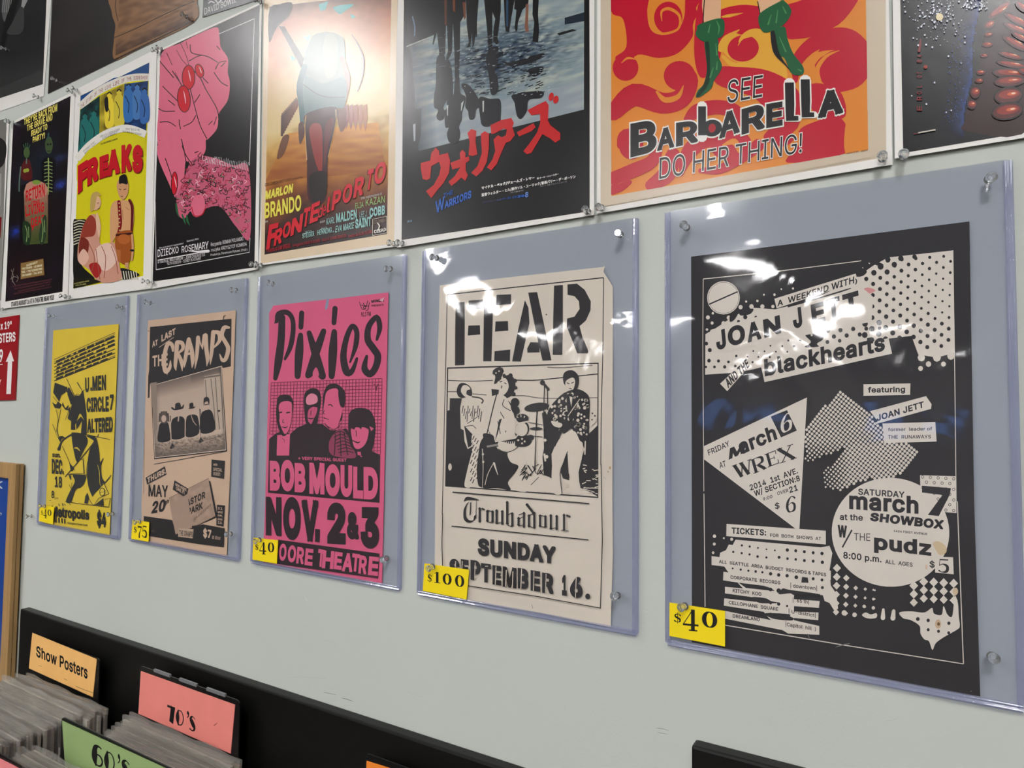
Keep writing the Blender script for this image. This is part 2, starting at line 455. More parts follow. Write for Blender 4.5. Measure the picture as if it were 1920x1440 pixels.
for i, (x, y, w, l) in enumerate(lamp_spots):
    t = empty('ceiling_light', (x, y, CEIL), 'white square ceiling light panel seen only as glare on the posters', 'ceiling light', 'ceiling light panels')
    box('diffuser', x-w/2, x+w/2, y-l/2, y+l/2, CEIL-.055, CEIL-.045, LAMP, t)
    vs = []; fs = []
    for (a, b, c, d) in ((x-w/2-.03, x-w/2, y-l/2-.03, y+l/2+.03), (x+w/2, x+w/2+.03, y-l/2-.03, y+l/2+.03), (x-w/2, x+w/2, y-l/2-.03, y-l/2), (x-w/2, x+w/2, y+l/2, y+l/2+.03)):
        v2, f2 = boxgeo(a, b, c, d, CEIL-.07, CEIL-.001); k = len(vs); vs += v2; fs += [[q+k for q in f] for f in f2]
    mesh('frame', vs, fs, LAMPW, t)

# ------------------------------------------------------------------ the room
WALLM = mat('wall_paint', (196,201,193), 0.62, 0.35, var=0.025, vscale=3.0, bump=0.25, bscale=260.0, bdist=0.0006)
RM = mat('room_paint', (150,150,146), 0.8, 0.2, var=0.05, vscale=2)
CM = mat('ceiling_paint', (120,120,118), 0.9, 0.1, var=0.05, vscale=2)
FM = mat('floor_vinyl', (70,64,58), 0.5, 0.3, var=0.15, vscale=6)
X0, X1, Y0 = -11.0, 7.0, -27.0
def struct(o): o['kind'] = 'structure'; return o
wall = struct(box('wall_back', X0, X1, 0.0, 0.12, 0, CEIL, WALLM, origin=(0, 0, 0)))
struct(box('floor', X0, X1, Y0, 0.12, -0.1, 0, FM)); struct(box('ceiling', X0, X1, Y0, 0.12, CEIL, CEIL+.1, CM))
struct(box('wall_left', X0-.12, X0, Y0, 0.12, 0, CEIL, RM)); struct(box('wall_right', X1, X1+.12, Y0, 0.12, 0, CEIL, RM))
struct(box('wall_front', X0, X1, Y0-.12, Y0, 0, CEIL, RM))
WF = mat('window_frame_paint', (60,60,62), 0.5)
for i, x in enumerate((-7.4, -5.4, -0.8, 1.2, 4.5)):
    o = struct(box('window_%d' % (i+1), x-.55, x+.55, Y0+.001, Y0+.02, 1.0, 1.95, WINL))
    for (a, b, c, d) in ((x-.6, x-.53, .95, 2.0), (x+.53, x+.6, .95, 2.0), (x-.53, x+.53, .95, 1.02), (x-.53, x+.53, 1.93, 2.0), (x-.02, x+.02, 1.02, 1.93)):
        box('window_bar', a, b, Y0+.001, Y0+.06, c, d, WF, o)
# small scuffs and hairline dents on the paint
sc = Art(0.0); view('Y')
sc.line('1220,293 1250,300 1290,308', '1 2.4 1', (96,96,92)); sc.line('1320,325 1350,333 1385,345', '1 3 1.5', (90,90,86))
sc.line('1030,210 1100,207 1170,212 1235,215', 1.2, (178,180,172)); sc.line('1690,290 1730,305 1775,322', 1.2, (178,180,172))
sc.line('1225,2 1290,18', 1.5, (182,184,176)); view('V')
sc.line('0,1182 30,1186 66,1196', '1 2.4 1', (110,110,105)); sc.line('8,1206 35,1210 60,1215', '1 2 1', (105,105,100))
sc.line('1195,1145 1225,1143 1262,1130', 1.4, (176,178,170)); view('M'); sc.line('582,1388 592,1400 606,1424', 3, (226,226,216)); view('Q'); sc.line('1810,1146 1830,1152 1856,1158', 1.6, (226,228,220))
sc.make('scuff_marks', mat('scuff', vcol=True, rough=.7), wall)

# ------------------------------------------------------------------ push pins
PINM = mat('clear_plastic', (244,246,246), 0.03, 0.6, trans=.92, ior=1.4)
STEEL = mat('steel', (190,190,190), 0.25, metal=1.0)
def lathe(prof, n=20):
    vs = []; fs = []
    for y, r in prof:
        for k in range(n): vs.append((math.cos(2*math.pi*k/n)*r, y, math.sin(2*math.pi*k/n)*r))
    m = len(prof)
    for j in range(m-1):
        for k in range(n): fs.append([j*n+k, j*n+(k+1) % n, (j+1)*n+(k+1) % n, (j+1)*n+k])
    fs.append(list(range(n))[::-1]); fs.append([(m-1)*n+k for k in range(n)])
    return vs, fs
pv, pf = lathe([(-.0035,.0006),(-.004,.0042),(-.0052,.0044),(-.0062,.0026),(-.0075,.0021),(-.0105,.0022),(-.0125,.0031),(-.0138,.0047),(-.0155,.0050),(-.0163,.0042)])
nv, nf = lathe([(.004,.0001),(.0005,.00045),(-.0036,.00045)], 8)
pin0 = None
def pin(px, py, base_y, label, group=None, cls='push pin', drop=0.0):
    global pin0
    p = P(px, py, base_y-.006)
    loc = (p.x, base_y+.001, p.z)
    if pin0 is None:
        t = empty('push_pin', loc, label, cls, group)
        for nm, v, f, m in (('head', pv, pf, PINM), ('needle', nv, nf, STEEL)):
            me = bpy.data.meshes.new(nm); me.from_pydata(v, [], f); me.materials.append(m)
            me.polygons.foreach_set('use_smooth', [len(q.vertices) < 6 for q in me.polygons]); me.update()
            bm = bmesh.new(); bm.from_mesh(me); bmesh.ops.recalc_face_normals(bm, faces=bm.faces[:]); bm.to_mesh(me); bm.free()
            o = bpy.data.objects.new(nm, me); COL.objects.link(o); o.parent = t
        pin0 = t
    else:
        t = pin0.copy(); COL.objects.link(t); t.location = loc; t['label'] = label
        if group: t['group'] = group
        elif 'group' in t: del t['group']
        for ch in list(pin0.children):
            c = ch.copy(); COL.objects.link(c); c.parent = t
    rr = random.Random(int(px*7+py)); t.rotation_euler = (math.radians(rr.uniform(-9, 9)), 0, math.radians(rr.uniform(-8, 8)))
    return t

# ------------------------------------------------------------------ rigid sleeves
TINT = (.875, .89, .953)
FRONTM = clear_film('sleeve_front_plastic', (.94, .945, .967), 0.045, wave=0.0010, wscale=9.0, gain=0.85, haze=0.012)
BACKM = clear_film('sleeve_back_plastic', (.90, .906, .947), 0.1, gain=0.3)
RIMM = clear_film('sleeve_rim_plastic', (.74, .755, .88), 0.08, wave=0.0004, wscale=40, gain=1.6, haze=0.2, hcol=(.6,.62,.8))
def sleeve(cs, pins, label, seed):
    w = [P(x, y, -.004) for x, y in cs]
    x0 = (w[0].x+w[3].x)/2; x1 = (w[1].x+w[2].x)/2; z1 = (w[0].z+w[1].z)/2; z0 = (w[2].z+w[3].z)/2
    t = empty('rigid_sleeve', ((x0+x1)/2, -.001, z0), label, 'poster sleeve', 'clear rigid sleeves in a row')
    R = .005
    ring = []
    for cx, cz, a0 in ((x1-R, z1-R, 0), (x0+R, z1-R, 90), (x0+R, z0+R, 180), (x1-R, z0+R, 270)):
        for k in range(5):
            a = math.radians(a0+k*22.5); ring.append((cx+math.cos(a)*R, -.0016, cz+math.sin(a)*R))
    slab('back_sheet', ring, .0005, BACKM, t)
    pw = [(P(x, y, -.0045).x, P(x, y, -.0045).z) for x, y in pins]
    nx, ny = 48, 72; vs = []; fs = []
    rw = .009
    for j in range(ny+1):
        for i in range(nx+1):
            x = x0+rw*.6+(x1-x0-rw*1.2)*i/nx; z = z0+rw*.6+(z1-z0-rw*.6)*j/ny
            edge = min(1, min(i, nx-i)/5.0)*min(1, j/5.0)
            b = (0.0008+0.0011*nz(x, z, 7.0, seed)+.0004*nz(x, z, 22.0, seed+5))*edge
            for qx, qz in pw:
                r = math.hypot((x-qx)*1.1, z-qz); b -= .0009*math.exp(-(r/.022)**2)*edge
            vs.append((x, -.0042-max(-.0012, b), z))
    for j in range(ny):
        for i in range(nx):
            a = j*(nx+1)+i; fs.append([a, a+1, a+nx+2, a+nx+1])
    mesh('front_sheet', vs, fs, FRONTM, t, smooth=True)
    # folded rims: a ridged channel along the two sides and the bottom
    prof = [(0, -.0008), (0, -.0050), (.0012, -.0062), (.0026, -.0060), (.0034, -.0046), (.0044, -.0044), (.0054, -.0058), (.0064, -.0056), (.0074, -.0043)]
    def rim(name, p0, p1, inward):
        p0 = Vector(p0); p1 = Vector(p1); inward = Vector(inward); vs = []; fs = []; m = len(prof)
        for q in (p0, p1):
            for u, y in prof: vs.append((q.x+inward.x*u, y, q.z+inward.z*u))
        for k in range(m-1): fs.append([k, k+1, m+k+1, m+k])
        o = mesh(name, vs, fs, RIMM, t, smooth=True)
        bm = bmesh.new(); bm.from_mesh(o.data); bmesh.ops.recalc_face_normals(bm, faces=bm.faces[:])
        if sum(f.normal.y for f in bm.faces) > 0: bmesh.ops.reverse_faces(bm, faces=bm.faces[:])
        bm.to_mesh(o.data); bm.free()
    rim('side_rim', (x0, 0, z0+.004), (x0, 0, z1-.002), (1, 0, 0)); rim('side_rim', (x1, 0, z0+.004), (x1, 0, z1-.002), (-1, 0, 0))
    rim('bottom_rim', (x0+.003, 0, z0), (x1-.003, 0, z0), (0, 0, 1))
    return t
sleeve([(86,575),(241,554),(223,1010),(70,985)], [(99,593),(227,577),(210,963)], 'clear blue-tinted rigid sleeve around the yellow concert poster', 1)
sleeve([(258,550),(465,521),(447.5,1052),(242,1015)], [(280,568),(440,543),(431,1002)], 'clear blue-tinted rigid sleeve around the buff concert poster with a group photo', 2)
sleeve([(486,515),(762,478),(751,1108),(469,1057)], [(509,532),(731,503),(723,1047)], 'clear blue-tinted rigid sleeve around the bright pink concert poster', 3)
sleeve([(795,467),(1198,407),(1195,1193.5),(779,1115.6)], [(818,483),(1161,439),(1157,1118)], 'clear blue-tinted rigid sleeve around the cream concert poster with stencil letters', 4)
sleeve([(1248,397),(1905,294),(1920,1337),(1246,1209.5)], [(1287,427),(1853,334),(1859,1233)], 'clear blue-tinted rigid sleeve around the large black concert poster', 5)

# ------------------------------------------------------------------ paper helpers
PAPER = mat('matte_paper', vcol=True, rough=0.6, spec=0.3, var=0.03, vscale=45)
GLOSS = mat('glossy_poster_print', vcol=True, rough=0.26, spec=0.5, var=0.02, vscale=60, bump=0.5, bscale=35, bdist=0.0004)
SHEETW = mat('white_poster_paper', (232,229,222), 0.42, 0.45)
def poster(name, corners, a, b, label, group, sheet_mat, th=.0003, cat='poster'):
    """corners as photo pixels TL TR BR BL (extra points allowed) on the plane y=a+b*z"""
    ring = [P(x, y, a, b) for x, y in corners]
    z0 = min(p.z for p in ring); cx = sum(p.x for p in ring)/len(ring)
    t = empty(name, (cx, a+b*z0, z0), label, cat, group)
    slab('sheet', ring, th, sheet_mat, t)
    return t
def pxv(k, s):
    view(k); return pts(s)
def up(bl, br, a, b, h):
    """photo pixels of a sheet's top corners, h metres above its bottom corners"""
    A = P(*bl, a, b); B = P(*br, a, b); o = []
    for q, s in ((A, 0), (B, 1)):
        d = (B-A).normalized(); n = Vector((-d.z, 0, d.x)); v = q+n*h; v.y = a+b*v.z
        r = v-CAM; z = r.dot(FWD); o.append((960+F*r.dot(RT)/z, 720-F*r.dot(UP)/z))
    return o
MG = 'film posters in the middle row'
TB = .007; TA = -.0012-TB*2.21

# ================================================================== film posters, middle row
def px4(*segs):
    o = []
    for k, s in segs: o += pxv(k, s)
    return o
def film(name, bl, br, a, label, art, h=.503, tl=None):
    T = up(bl, br, a, TB, h)
    if tl: T = [tl[0], tl[1]]
    t = poster('film_poster', [T[0], T[1], br, bl], a, TB, label, None, SHEETW)
    A = Art(a, TB); c = [P(*T[0], a, TB), P(*T[1], a, TB), P(*br, a, TB), P(*bl, a, TB)]; view('p')
    o = (c[0]+c[1]+c[2]+c[3])/4; w = (c[1]-c[0]).length; k = (h-.03)/h
    bg = FILM_BG[len(FILM_BG)-1-FN.pop()]
    if bg: A.poly([proj(Vector((o.x+(q.x-o.x)*(w-.03)/w, q.y, o.z+(q.z-o.z)*k+(.004 if q.z > o.z else .006)))) for q in c], bg)
    art(A); A.make('printed_artwork', GLOSS, t)
    return t
FN = list(range(8))
FILM_BG = [(130,128,122), None, None, None, (206,190,166), (20,18,20), (206,190,166), (13,12,14)]
def proj(v):
    r = v-CAM; z = r.dot(FWD); return (960+F*r.dot(RT)/z, 720-F*r.dot(UP)/z)
K0 = (24,21,22)

# --- sliver of a grey poster at the far left
def art0(A):
    view('B'); A.grad('-60,-270 48,-300 8,1010 -60,1040', 6, 20, lambda u, v: mixc((120,118,112), (150,148,140), v))
    A.poly('-60,-160 30,-140 46,-60 20,40 -60,60', (40,38,38), True); A.poly('-60,60 10,100 4,330 -60,380', (160,158,150)); A.poly('-60,420 12,410 4,560 -60,600', (120,20,24))
film('g', (-26,589), (0,579.5), TA+.0002, 'grey and black poster cut off by the left edge of the photo', art0, tl=((-12,237),(17,229)))

# --- graveyard horror poster
def art1(A):
    def bg(u, v):
        n = nz(u*4, v*7, 1, 3); b = (22,17,20)
        c = mixc(b, (40,26,44), max(0, n)*1.2)
        for (cu, cv, ru, rv, col, s) in ((.12,.62,.10,.03,(40,70,190),.9), (.88,.44,.10,.025,(50,80,200),.9), (.85,.30,.12,.02,(60,80,160),.6), (.5,.55,.3,.12,(60,30,30),.5), (.25,.85,.3,.1,(60,16,24),.5), (.3,.3,.2,.12,(34,50,60),.6), (.62,.28,.2,.14,(30,46,70),.6)):
            d = ((u-cu)/ru)**2+((v-cv)/rv)**2
            c = mixc(c, col, s*math.exp(-d)*(0.6+.8*abs(nz(u*30, v*60, 1, 8))))
        return c
    A.grad(px_to(A, [(24.7,232),(132.3,180),(117,547),(10,565.6)]), 44, 90, bg)
    # standing bony figures (plain stand-ins)
    view('A')
    A.oval(192,1098,22,40,(70,92,52)); A.poly('160,1180 185,1150 215,1160 232,1260 215,1300 160,1290 148,1240', (88,24,26), True)
    A.dots([(180,1230,14),(196,1225,14)], (150,165,60)); A.lines(['192,1140 190,1180', '150,1200 140,1300 138,1380'], 9, (90,110,100))
    A.lines(['175,1065 168,1040', '186,1060 184,1030', '196,1060 200,1030', '206,1068 216,1042'], 4, (60,110,80))
    A.oval(352,1045,28,62,(66,84,52)); A.dots([(344,1040,7),(364,1038,7)], (20,20,20)); A.line('340,1085 352,1090 366,1084', 5, (20,18,18)); A.line('345,1000 350,960', 10, (50,80,80))
    A.poly('300,1160 345,1130 395,1150 400,1230 370,1400 320,1400 296,1240', (16,14,20), True)
    A.line('348,1140 350,1260 346,1400', 8, (150,165,90))
    A.lines(['%d,%d %d,%d %d,%d' % (318, y+6, 346, y, 378, y+8) for y in range(1165, 1390, 26)], 6, (130,150,90))
    view('B')
    A.grad([(172,230),(345,215),(345,600),(185,610)], 10, 24, lambda u, v: mixc(mixc((176,120,104), (70,80,40), v*1.1), (60,70,40), .4*abs(nz(u*5, v*9))))
    A.oval(258,215,86,66,(188,130,114)); A.oval(262,160,30,16,(120,150,60)); A.poly('150,180 190,170 172,230 160,600 140,600', (18,15,18)); 
    RD = (196,22,34)
    A.text('RETURN', 186,300, 322,262, 78, RD, bold=.03, h1=100); A.text('THE', 240,330, 286,318, 34, RD, bold=.05); A.text('OF', 222,318, 240,314, 18, RD, bold=.03)
    A.text('THE', 236,212, 272,204, 22, RD, bold=.05)
    A.text('LIVING', 184,408, 318,372, 80, RD, bold=.03, h1=72); A.text('DEAD', 224,486, 322,450, 66, RD, bold=.03, h1=60); A.line('232,510 236,490 245,470', '3 8 8', RD)
    A.poly('165,450 200,445 225,490 215,600 185,612 165,560', (36,56,34), True); A.poly('290,480 318,400 335,420 330,560 300,610 280,560', (44,64,40), True)
    A.lines(['300,420 310,500 300,590', '318,430 322,520', '180,470 195,520 190,590', '205,480 208,560'], 6, (120,140,90))
    A.poly('148,742 312,710 320,828 148,860', (140,112,64)); A.line('148,742 312,710 320,828 148,860', 4, (90,50,30), True, False)
    for k, (a, b) in enumerate(((60,54), (10,5), (6,4), (10,8))): A.text(('FEATURING MUSIC BY', 'THE CRAMPS - 45 GRAVE', 'TSOL - THE FLESHEATERS', 'THE DAMNED - TALL BOYS')[k], 150+a/1.5, 768+k*24, 306-b/1.5, 742+k*24, 15, (236,226,190), bold=.03)
    A.lines(['80,790 95,830 88,880', '100,780 84,850 110,900', '120,830 132,850 118,880', '75,860 100,840 130,850'], 3, (150,140,130))
    for k, (x0, x1) in enumerate(((90,375), (105,365), (130,360), (100,370))): A.text('A FILM ABOUT THE DEAD WHO RETURN FROM THE GRAVE TO PARTY ALL NIGHT LONG'[k*6:k*6+52], x0, 915+k*18, x1, 864+k*18, 9, (128,70,78))
    A.text('STARTS AUGUST 16 AT A THEATRE NEAR YOU!', 80,1056, 388,1006, 32, (30,28,28), bold=.03, h1=36)
    view('A'); YL = (238,222,110)
    A.text("THEY'RE BACK FROM", 172,900, 412,800, 44, YL, bold=.035, h1=56); A.text('THE GRAVE AND', 194,944, 378,864, 44, YL, bold=.035, h1=50)
    A.text('READY TO', 226,982, 340,930, 42, YL, bold=.035); A.text('PARTY!', 236,1028, 322,994, 42, YL, bold=.035)
def px_to(A, q):
    view('p'); return q
film('z', (1,579.5), (127,562.5), TA, 'graveyard horror film poster with red lettering on a glowing tombstone', art1, tl=((21.5,229),(141,170)))

# --- yellow sideshow poster
def art2(A):
    Y = (216,206,26)
    view('p'); TL, TR, BR, BL = (151,179.5),(280,117),(268.5,517.5),(137,541)
    A.poly([TL, TR, BR, BL], Y)
    view('A')
    A.poly('580,690 1075,450 1072,532 820,560 680,640 578,752', (26,72,128))
    # white arched banner
    A.line('572,772 700,662 840,592 960,558 1072,556', 52, (232,228,216), caps=False)
    ar = smooth_line([(580,782),(700,682),(840,610),(960,574),(1066,572)], False, 12)
    msg = 'THE STORY OF THE LOVE LIFE OF THE SIDESHOW'
    L = [0]
    for i in range(1, len(ar)): L.append(L[-1]+math.hypot(ar[i][0]-ar[i-1][0], ar[i][1]-ar[i-1][1]))
    def at(d):
        for i in range(1, len(ar)):
            if L[i] >= d:
                t = (d-L[i-1])/max(1e-6, L[i]-L[i-1]); return ar[i-1][0]+(ar[i][0]-ar[i-1][0])*t, ar[i-1][1]+(ar[i][1]-ar[i-1][1])*t
        return ar[-1]
    for i, ch in enumerate(msg):
        if ch == ' ': continue
        a = at(L[-1]*i/len(msg)); b = at(L[-1]*(i+.72)/len(msg)); A.text(ch, a[0], a[1], b[0], b[1], 26, (150,30,34), bold=.01)
    # three tinted picture panels
    def panel(q, c0, c1):
        A.grad(q, 16, 22, lambda u, v: mixc(c0, c1, .5+.9*nz(u*3.2+q[0][0], v*4.0, 1, 1)))
    panel([(578,790),(718,690),(716,960),(560,1110)], (10,24,26), (26,104,100)); panel([(722,690),(892,606),(868,905),(720,955)], (92,80,14), (224,200,60)); panel([(896,604),(1066,582),(1052,940),(870,905)], (10,22,52), (44,100,170))
    for cx, cy, s, c in ((612,870,1.0,(34,110,106)), (676,850,1.05,(34,112,106)), (788,720,1.0,(238,214,60)), (858,700,1.1,(214,196,60)), (926,660,1.1,(50,110,176)), (988,660,1.0,(70,120,180)), (1040,690,1.0,(56,104,170))):
        A.oval(cx, cy-30*s, 17*s, 24*s, c); A.poly([(cx-30*s,cy+6),(cx+26*s,cy),(cx+34*s,cy+170*s),(cx-28*s,cy+190*s)], c, True)
        A.line([(cx-22*s,cy+30),(cx+2,cy+90),(cx-4,cy+150)], 5, (20,20,22)); A.line([(cx-14,cy-44),(cx,cy-56),(cx+14,cy-44)], 9, (30,26,20))
    A.poly('752,720 775,700 780,790 760,800', K0, True)
    # lower arched banner
    A.line('556,1148 640,1050 760,965 880,925 960,932 1050,968', 52, (236,232,222), caps=False)
    for x0,y0,x1,y1,s in ((600,1098,680,1030,'DO SIAMESE TWINS'),(610,1112,690,1044,'MAKE LOVE?'),(720,992,862,936,'CAN A FULL GROWN WOMAN'),(735,1002,850,956,'LOVE A MIDGET?'),(905,935,1005,944,'WHAT SEX IS THE'),(882,952,1020,976,'HALF MAN HALF WOMAN?')):
        A.text(s, x0, y0, x1, y1, 15, (60,56,54))
    A.poly('552,1185 640,1078 760,996 880,960 960,964 1048,1004 1044,1060 552,1300', Y)
    A.text('TOD BROWNING presents', 722,1046, 846,1004, 13, K0, bold=.04)
    RD = (196,22,34)
    # big bouncing letters, each drawn a little larger than the last
    for ch, x0,y0,x1,y1,h,h1 in (('F',560,1398,630,1332,205,185),('R',628,1340,706,1292,182,182),('E',716,1288,780,1264,158,158),('A',770,1268,862,1242,178,178),('K',874,1244,946,1228,198,194),('S',952,1246,1026,1236,196,196)):
        A.text(ch, x0,y0+6, x1+4,y1+6, h, (120,12,20), bold=.095, h1=h1); A.text(ch, x0,y0, x1,y1, h, RD, bold=.085, h1=h1)
    view('B')
    # seated figure in a flowing gown and standing strongman, generic
    A.poly('528,440 560,428 620,430 640,470 560,620 590,760 680,860 540,900 528,600', (26,24,22), True)
    A.lines(['530,%d 570,%d 610,%d' % (y, y-14, y-8) for y in range(450, 620, 20)], 7, (200,196,170))
    A.poly('866,780 960,800 1000,832 880,860', (30,28,26), True); A.lines(['%d,860 %d,800' % (x, x-10) for x in range(880, 990, 18)], 6, (220,214,190))
    A.poly('650,396 700,400 725,470 715,570 735,610 830,600 860,760 870,860 720,880 640,790 560,720 575,560 610,450', (206,150,128), True)
    A.poly('610,450 650,396 690,440 680,540 610,560 575,600 590,500', (150,60,44), True); A.poly('580,560 640,590 620,700 570,680', (120,44,34), True); A.poly('690,640 790,600 840,720 760,800 700,740', (230,196,178), True)
    A.poly('640,760 700,740 730,800 690,850', (166,40,36), True); A.poly('560,710 600,640 640,700 600,760', (226,180,160), True)
    A.lines(['730,620 760,700 750,850', '640,600 680,700 660,800', '800,620 830,700 850,820', '690,640 700,720 720,860'], 5, (150,80,66))
    A.oval(692,310,34,52,(220,176,140), 8); A.poly('650,300 662,245 700,228 728,255 700,262 690,300 680,350 652,372', (190,160,90), True); A.lines(['700,312 712,308', '704,352 716,350'], 4, (90,40,34)); A.poly('700,380 725,470 712,560 690,440', (226,184,150), True)
    A.poly('800,330 850,290 940,300 962,350 950,500 845,540 800,600 790,480', (214,160,112), True); A.poly('840,180 862,135 918,150 922,230 896,282 866,276 848,230', (206,152,108), True)
    A.poly('858,170 862,118 902,104 918,150 915,176 880,168', K0, True); A.lines(['858,208 872,214', '890,214 908,208', '870,262 886,262'], 5, (60,30,24))
    A.line('856,300 862,380 866,470 840,560', '24 26 24 14', (128,28,30)); A.line('932,290 952,350 946,520', '20 20 16', (96,22,26)); A.dots([(858+4*(k % 2), 310+k*28, 5) for k in range(8)], (210,180,120))
    A.poly('850,520 946,510 950,600 928,740 870,740 832,640 830,560', (160,84,34), True); A.line('840,540 946,530', 16, (70,24,20)); A.oval(892,570,46,36,(182,100,44)); A.poly('832,640 870,650 868,740 850,730', (176,104,54))
    A.line('950,540 956,640 948,720', 16, (208,154,110)); A.line('944,650 958,652', 16, K0); A.poly('900,740 926,738 924,790 900,770', (200,150,110)); A.lines(['880,360 886,430', '905,340 930,360'], 4, (170,110,80))
    A.poly('528,860 640,850 690,862 730,876 528,924', (34,32,18)); A.text('METRO-GOLDWYN-MAYER', 534,896, 640,876, 10, (214,206,120)); A.text('PICTURE', 545,908, 620,896, 9, (214,206,120))
film('y', (128,562), (283.5,541), TA+.0003, 'yellow sideshow film poster with bouncing red title letters', art2, tl=((141.5,168),(294.3,91)))

# --- black poster with a pink hand
def art3(A):
    view('p'); A.poly([(301,95.5),(487,9),(477,502-.5),(286,528)], K0)
    view('A'); PK = (222,108,134); PD = (150,36,60)
    A.line('1575,245 1832,134', 4, (220,214,214), caps=False); A.line('1832,134 1796,1190', 4, (220,214,214), caps=False); A.line('1130,1000 1118,1440', 3, (200,196,196), caps=False)
    view('B'); A.line('1118,300 1124,790 1796,664 1800,560', 4, (220,214,214), smooth=False, caps=False)
    view('A')
    # a big soft pink palm with rounded finger lobes
    A.poly('1165,380 1300,310 1440,240 1560,196 1580,260 1590,340 1640,420 1640,520 1655,600 1640,720 1580,810 1572,860 1560,930 1500,1000 1482,1010 1480,1080 1450,1130 1380,1180 1340,1160 1330,1220 1320,1340 1270,1430 1225,1330 1170,1180 1132,1000 1140,800 1150,600', PK, True)
    LN = K0
    A.lines(['1240,510 1300,600 1330,660 1360,640', '1370,640 1400,760 1440,900 1490,1000', '1360,470 1440,560 1480,640 1560,780 1575,860', '1290,860 1300,1000 1330,1100 1380,1180', '1150,440 1200,500 1250,560', '1170,620 1240,690 1290,740', '1150,880 1220,880 1290,930', '1400,740 1440,680', '1360,440 1440,400 1500,410 1570,450', '1560,330 1585,360', '1590,480 1620,450', '1540,520 1590,590 1640,620', '1140,780 1180,800 1260,800', '1500,900 1530,870', '1370,320 1380,380 1470,400', '1180,1140 1220,1060', '1210,720 1260,760', '1320,910 1380,880 1410,830', '1540,900 1560,840', '1150,1010 1190,1040', '1430,1090 1400,1100', '1550,500 1580,450 1630,440', '1460,560 1500,600'], 6, LN)
    A.lines(['1270,360 1310,430 1350,470', '1300,310 1340,400 1360,470', '1340,300 1350,350', '1200,380 1240,470', '1260,520 1310,620'], 4, LN)
    A.poly('1130,1060 1300,900 1310,1100 1330,1160 1300,1300 1275,1430 1220,1330', PK, True); A.lines(['1305,1000 1325,1080 1340,1170', '1190,1140 1225,1240 1240,1290', '1290,880 1300,930'], 6, LN)
    for cx, cy, rx, ry, r in ((1358,556,44,84,0), (1324,712,44,94,-4), (1436,510,26,48,-18), (1256,1320,20,80,2)):
        A.oval(cx, cy, rx+5, ry+5, K0, r); A.oval(cx, cy, rx, ry, (204,20,40), r); A.line([(cx-2,cy-ry*.6),(cx+8,cy-ry*.1),(cx+14,cy+ry*.35)], '3 7 3', (240,190,200))
    # rough scribbled pink forearm
    view('B')
    A.poly('1370,20 1440,-30 1560,-10 1680,40 1790,60 1800,560 1700,480 1590,340 1480,350 1440,400 1400,400 1370,370 1330,420 1290,400 1270,280 1330,120', (196,92,118), True)
    V = (170,34,60)
    rn = random.Random(5); poly_ = [(1370,30),(1440,-20),(1560,0),(1680,50),(1785,70),(1795,540),(1700,470),(1600,330),(1480,340),(1330,380),(1285,290),(1330,130)]
    for wv, col, n in ((5, K0, 150), (4, V, 90), (4, (240,190,200), 26), (4, (84,130,84), 14)):
        L = []
        while len(L) < n:
            x = rn.uniform(1280, 1795); y = rn.uniform(-20, 540)
            if not inside(x, y, poly_): continue
            a = rn.uniform(0, 6.28); l = rn.uniform(12, 34)
            L.append([(x, y), (x+math.cos(a)*l, y+math.sin(a)*l), (x+math.cos(a+1)*l*1.4, y+math.sin(a+1)*l*1.4)])
        A.lines(L, wv, col)
    A.oval(1425,330,50,82,PK,10); A.line('1380,340 1400,400 1450,396 1478,350', 7, (190,20,40))
    A.line('1268,315 1275,370 1290,412', '12 16 4', (40,96,60)); A.line('1312,395 1325,430 1335,462', '12 14 4', (40,96,60)); A.line('1345,400 1350,440 1366,470', '12 14 4', (40,96,60))
    A.lines(['%d,%d %d,%d' % (x, 25+(x-1500)*.18, x+8, -25+(x-1500)*.16+rn.uniform(-12, 8)) for x in range(1480, 1790, 12)], 3, (200,200,200))
    WH = (232,228,228)
    A.text('film amerykanski wg powiesci', 1145,640, 1320,605, 12, WH); A.text('Rosemary Baby', 1345,592, 1430,572, 13, WH)
    A.text('DZIECKO', 1135,700, 1285,668, 54, WH, bold=.01, h1=46); A.text('ROSEMARY', 1308,668, 1500,636, 46, WH, bold=.01, h1=52)
    A.line('1360,656 1430,660 1500,656', '2 14 20', WH)
    A.text('w rolach gl.: MIA FARROW - JOHN CASSAVETES', 1135,745, 1475,690, 22, WH); A.text('RUTH GORDON - SIDNEY BLACKMER', 1205,758, 1445,718, 20, WH)
    A.text('Rezyseria: ROMAN POLANSKI', 1518,622, 1752,578, 26, WH); A.text('muzyka: KRZYSZTOF KOMEDA', 1520,660, 1776,616, 24, WH); A.text('Produkcja: Paramount Pictures 1968 r.', 1516,692, 1785,650, 16, WH)
    A.line('1135,722 1500,655', 6, WH, caps=False)
film('x', (284,542), (484,505), TA+.0006, 'black film poster with a huge pink hand and red fingernails', art3, tl=((295.5,94.5),(491,3)))

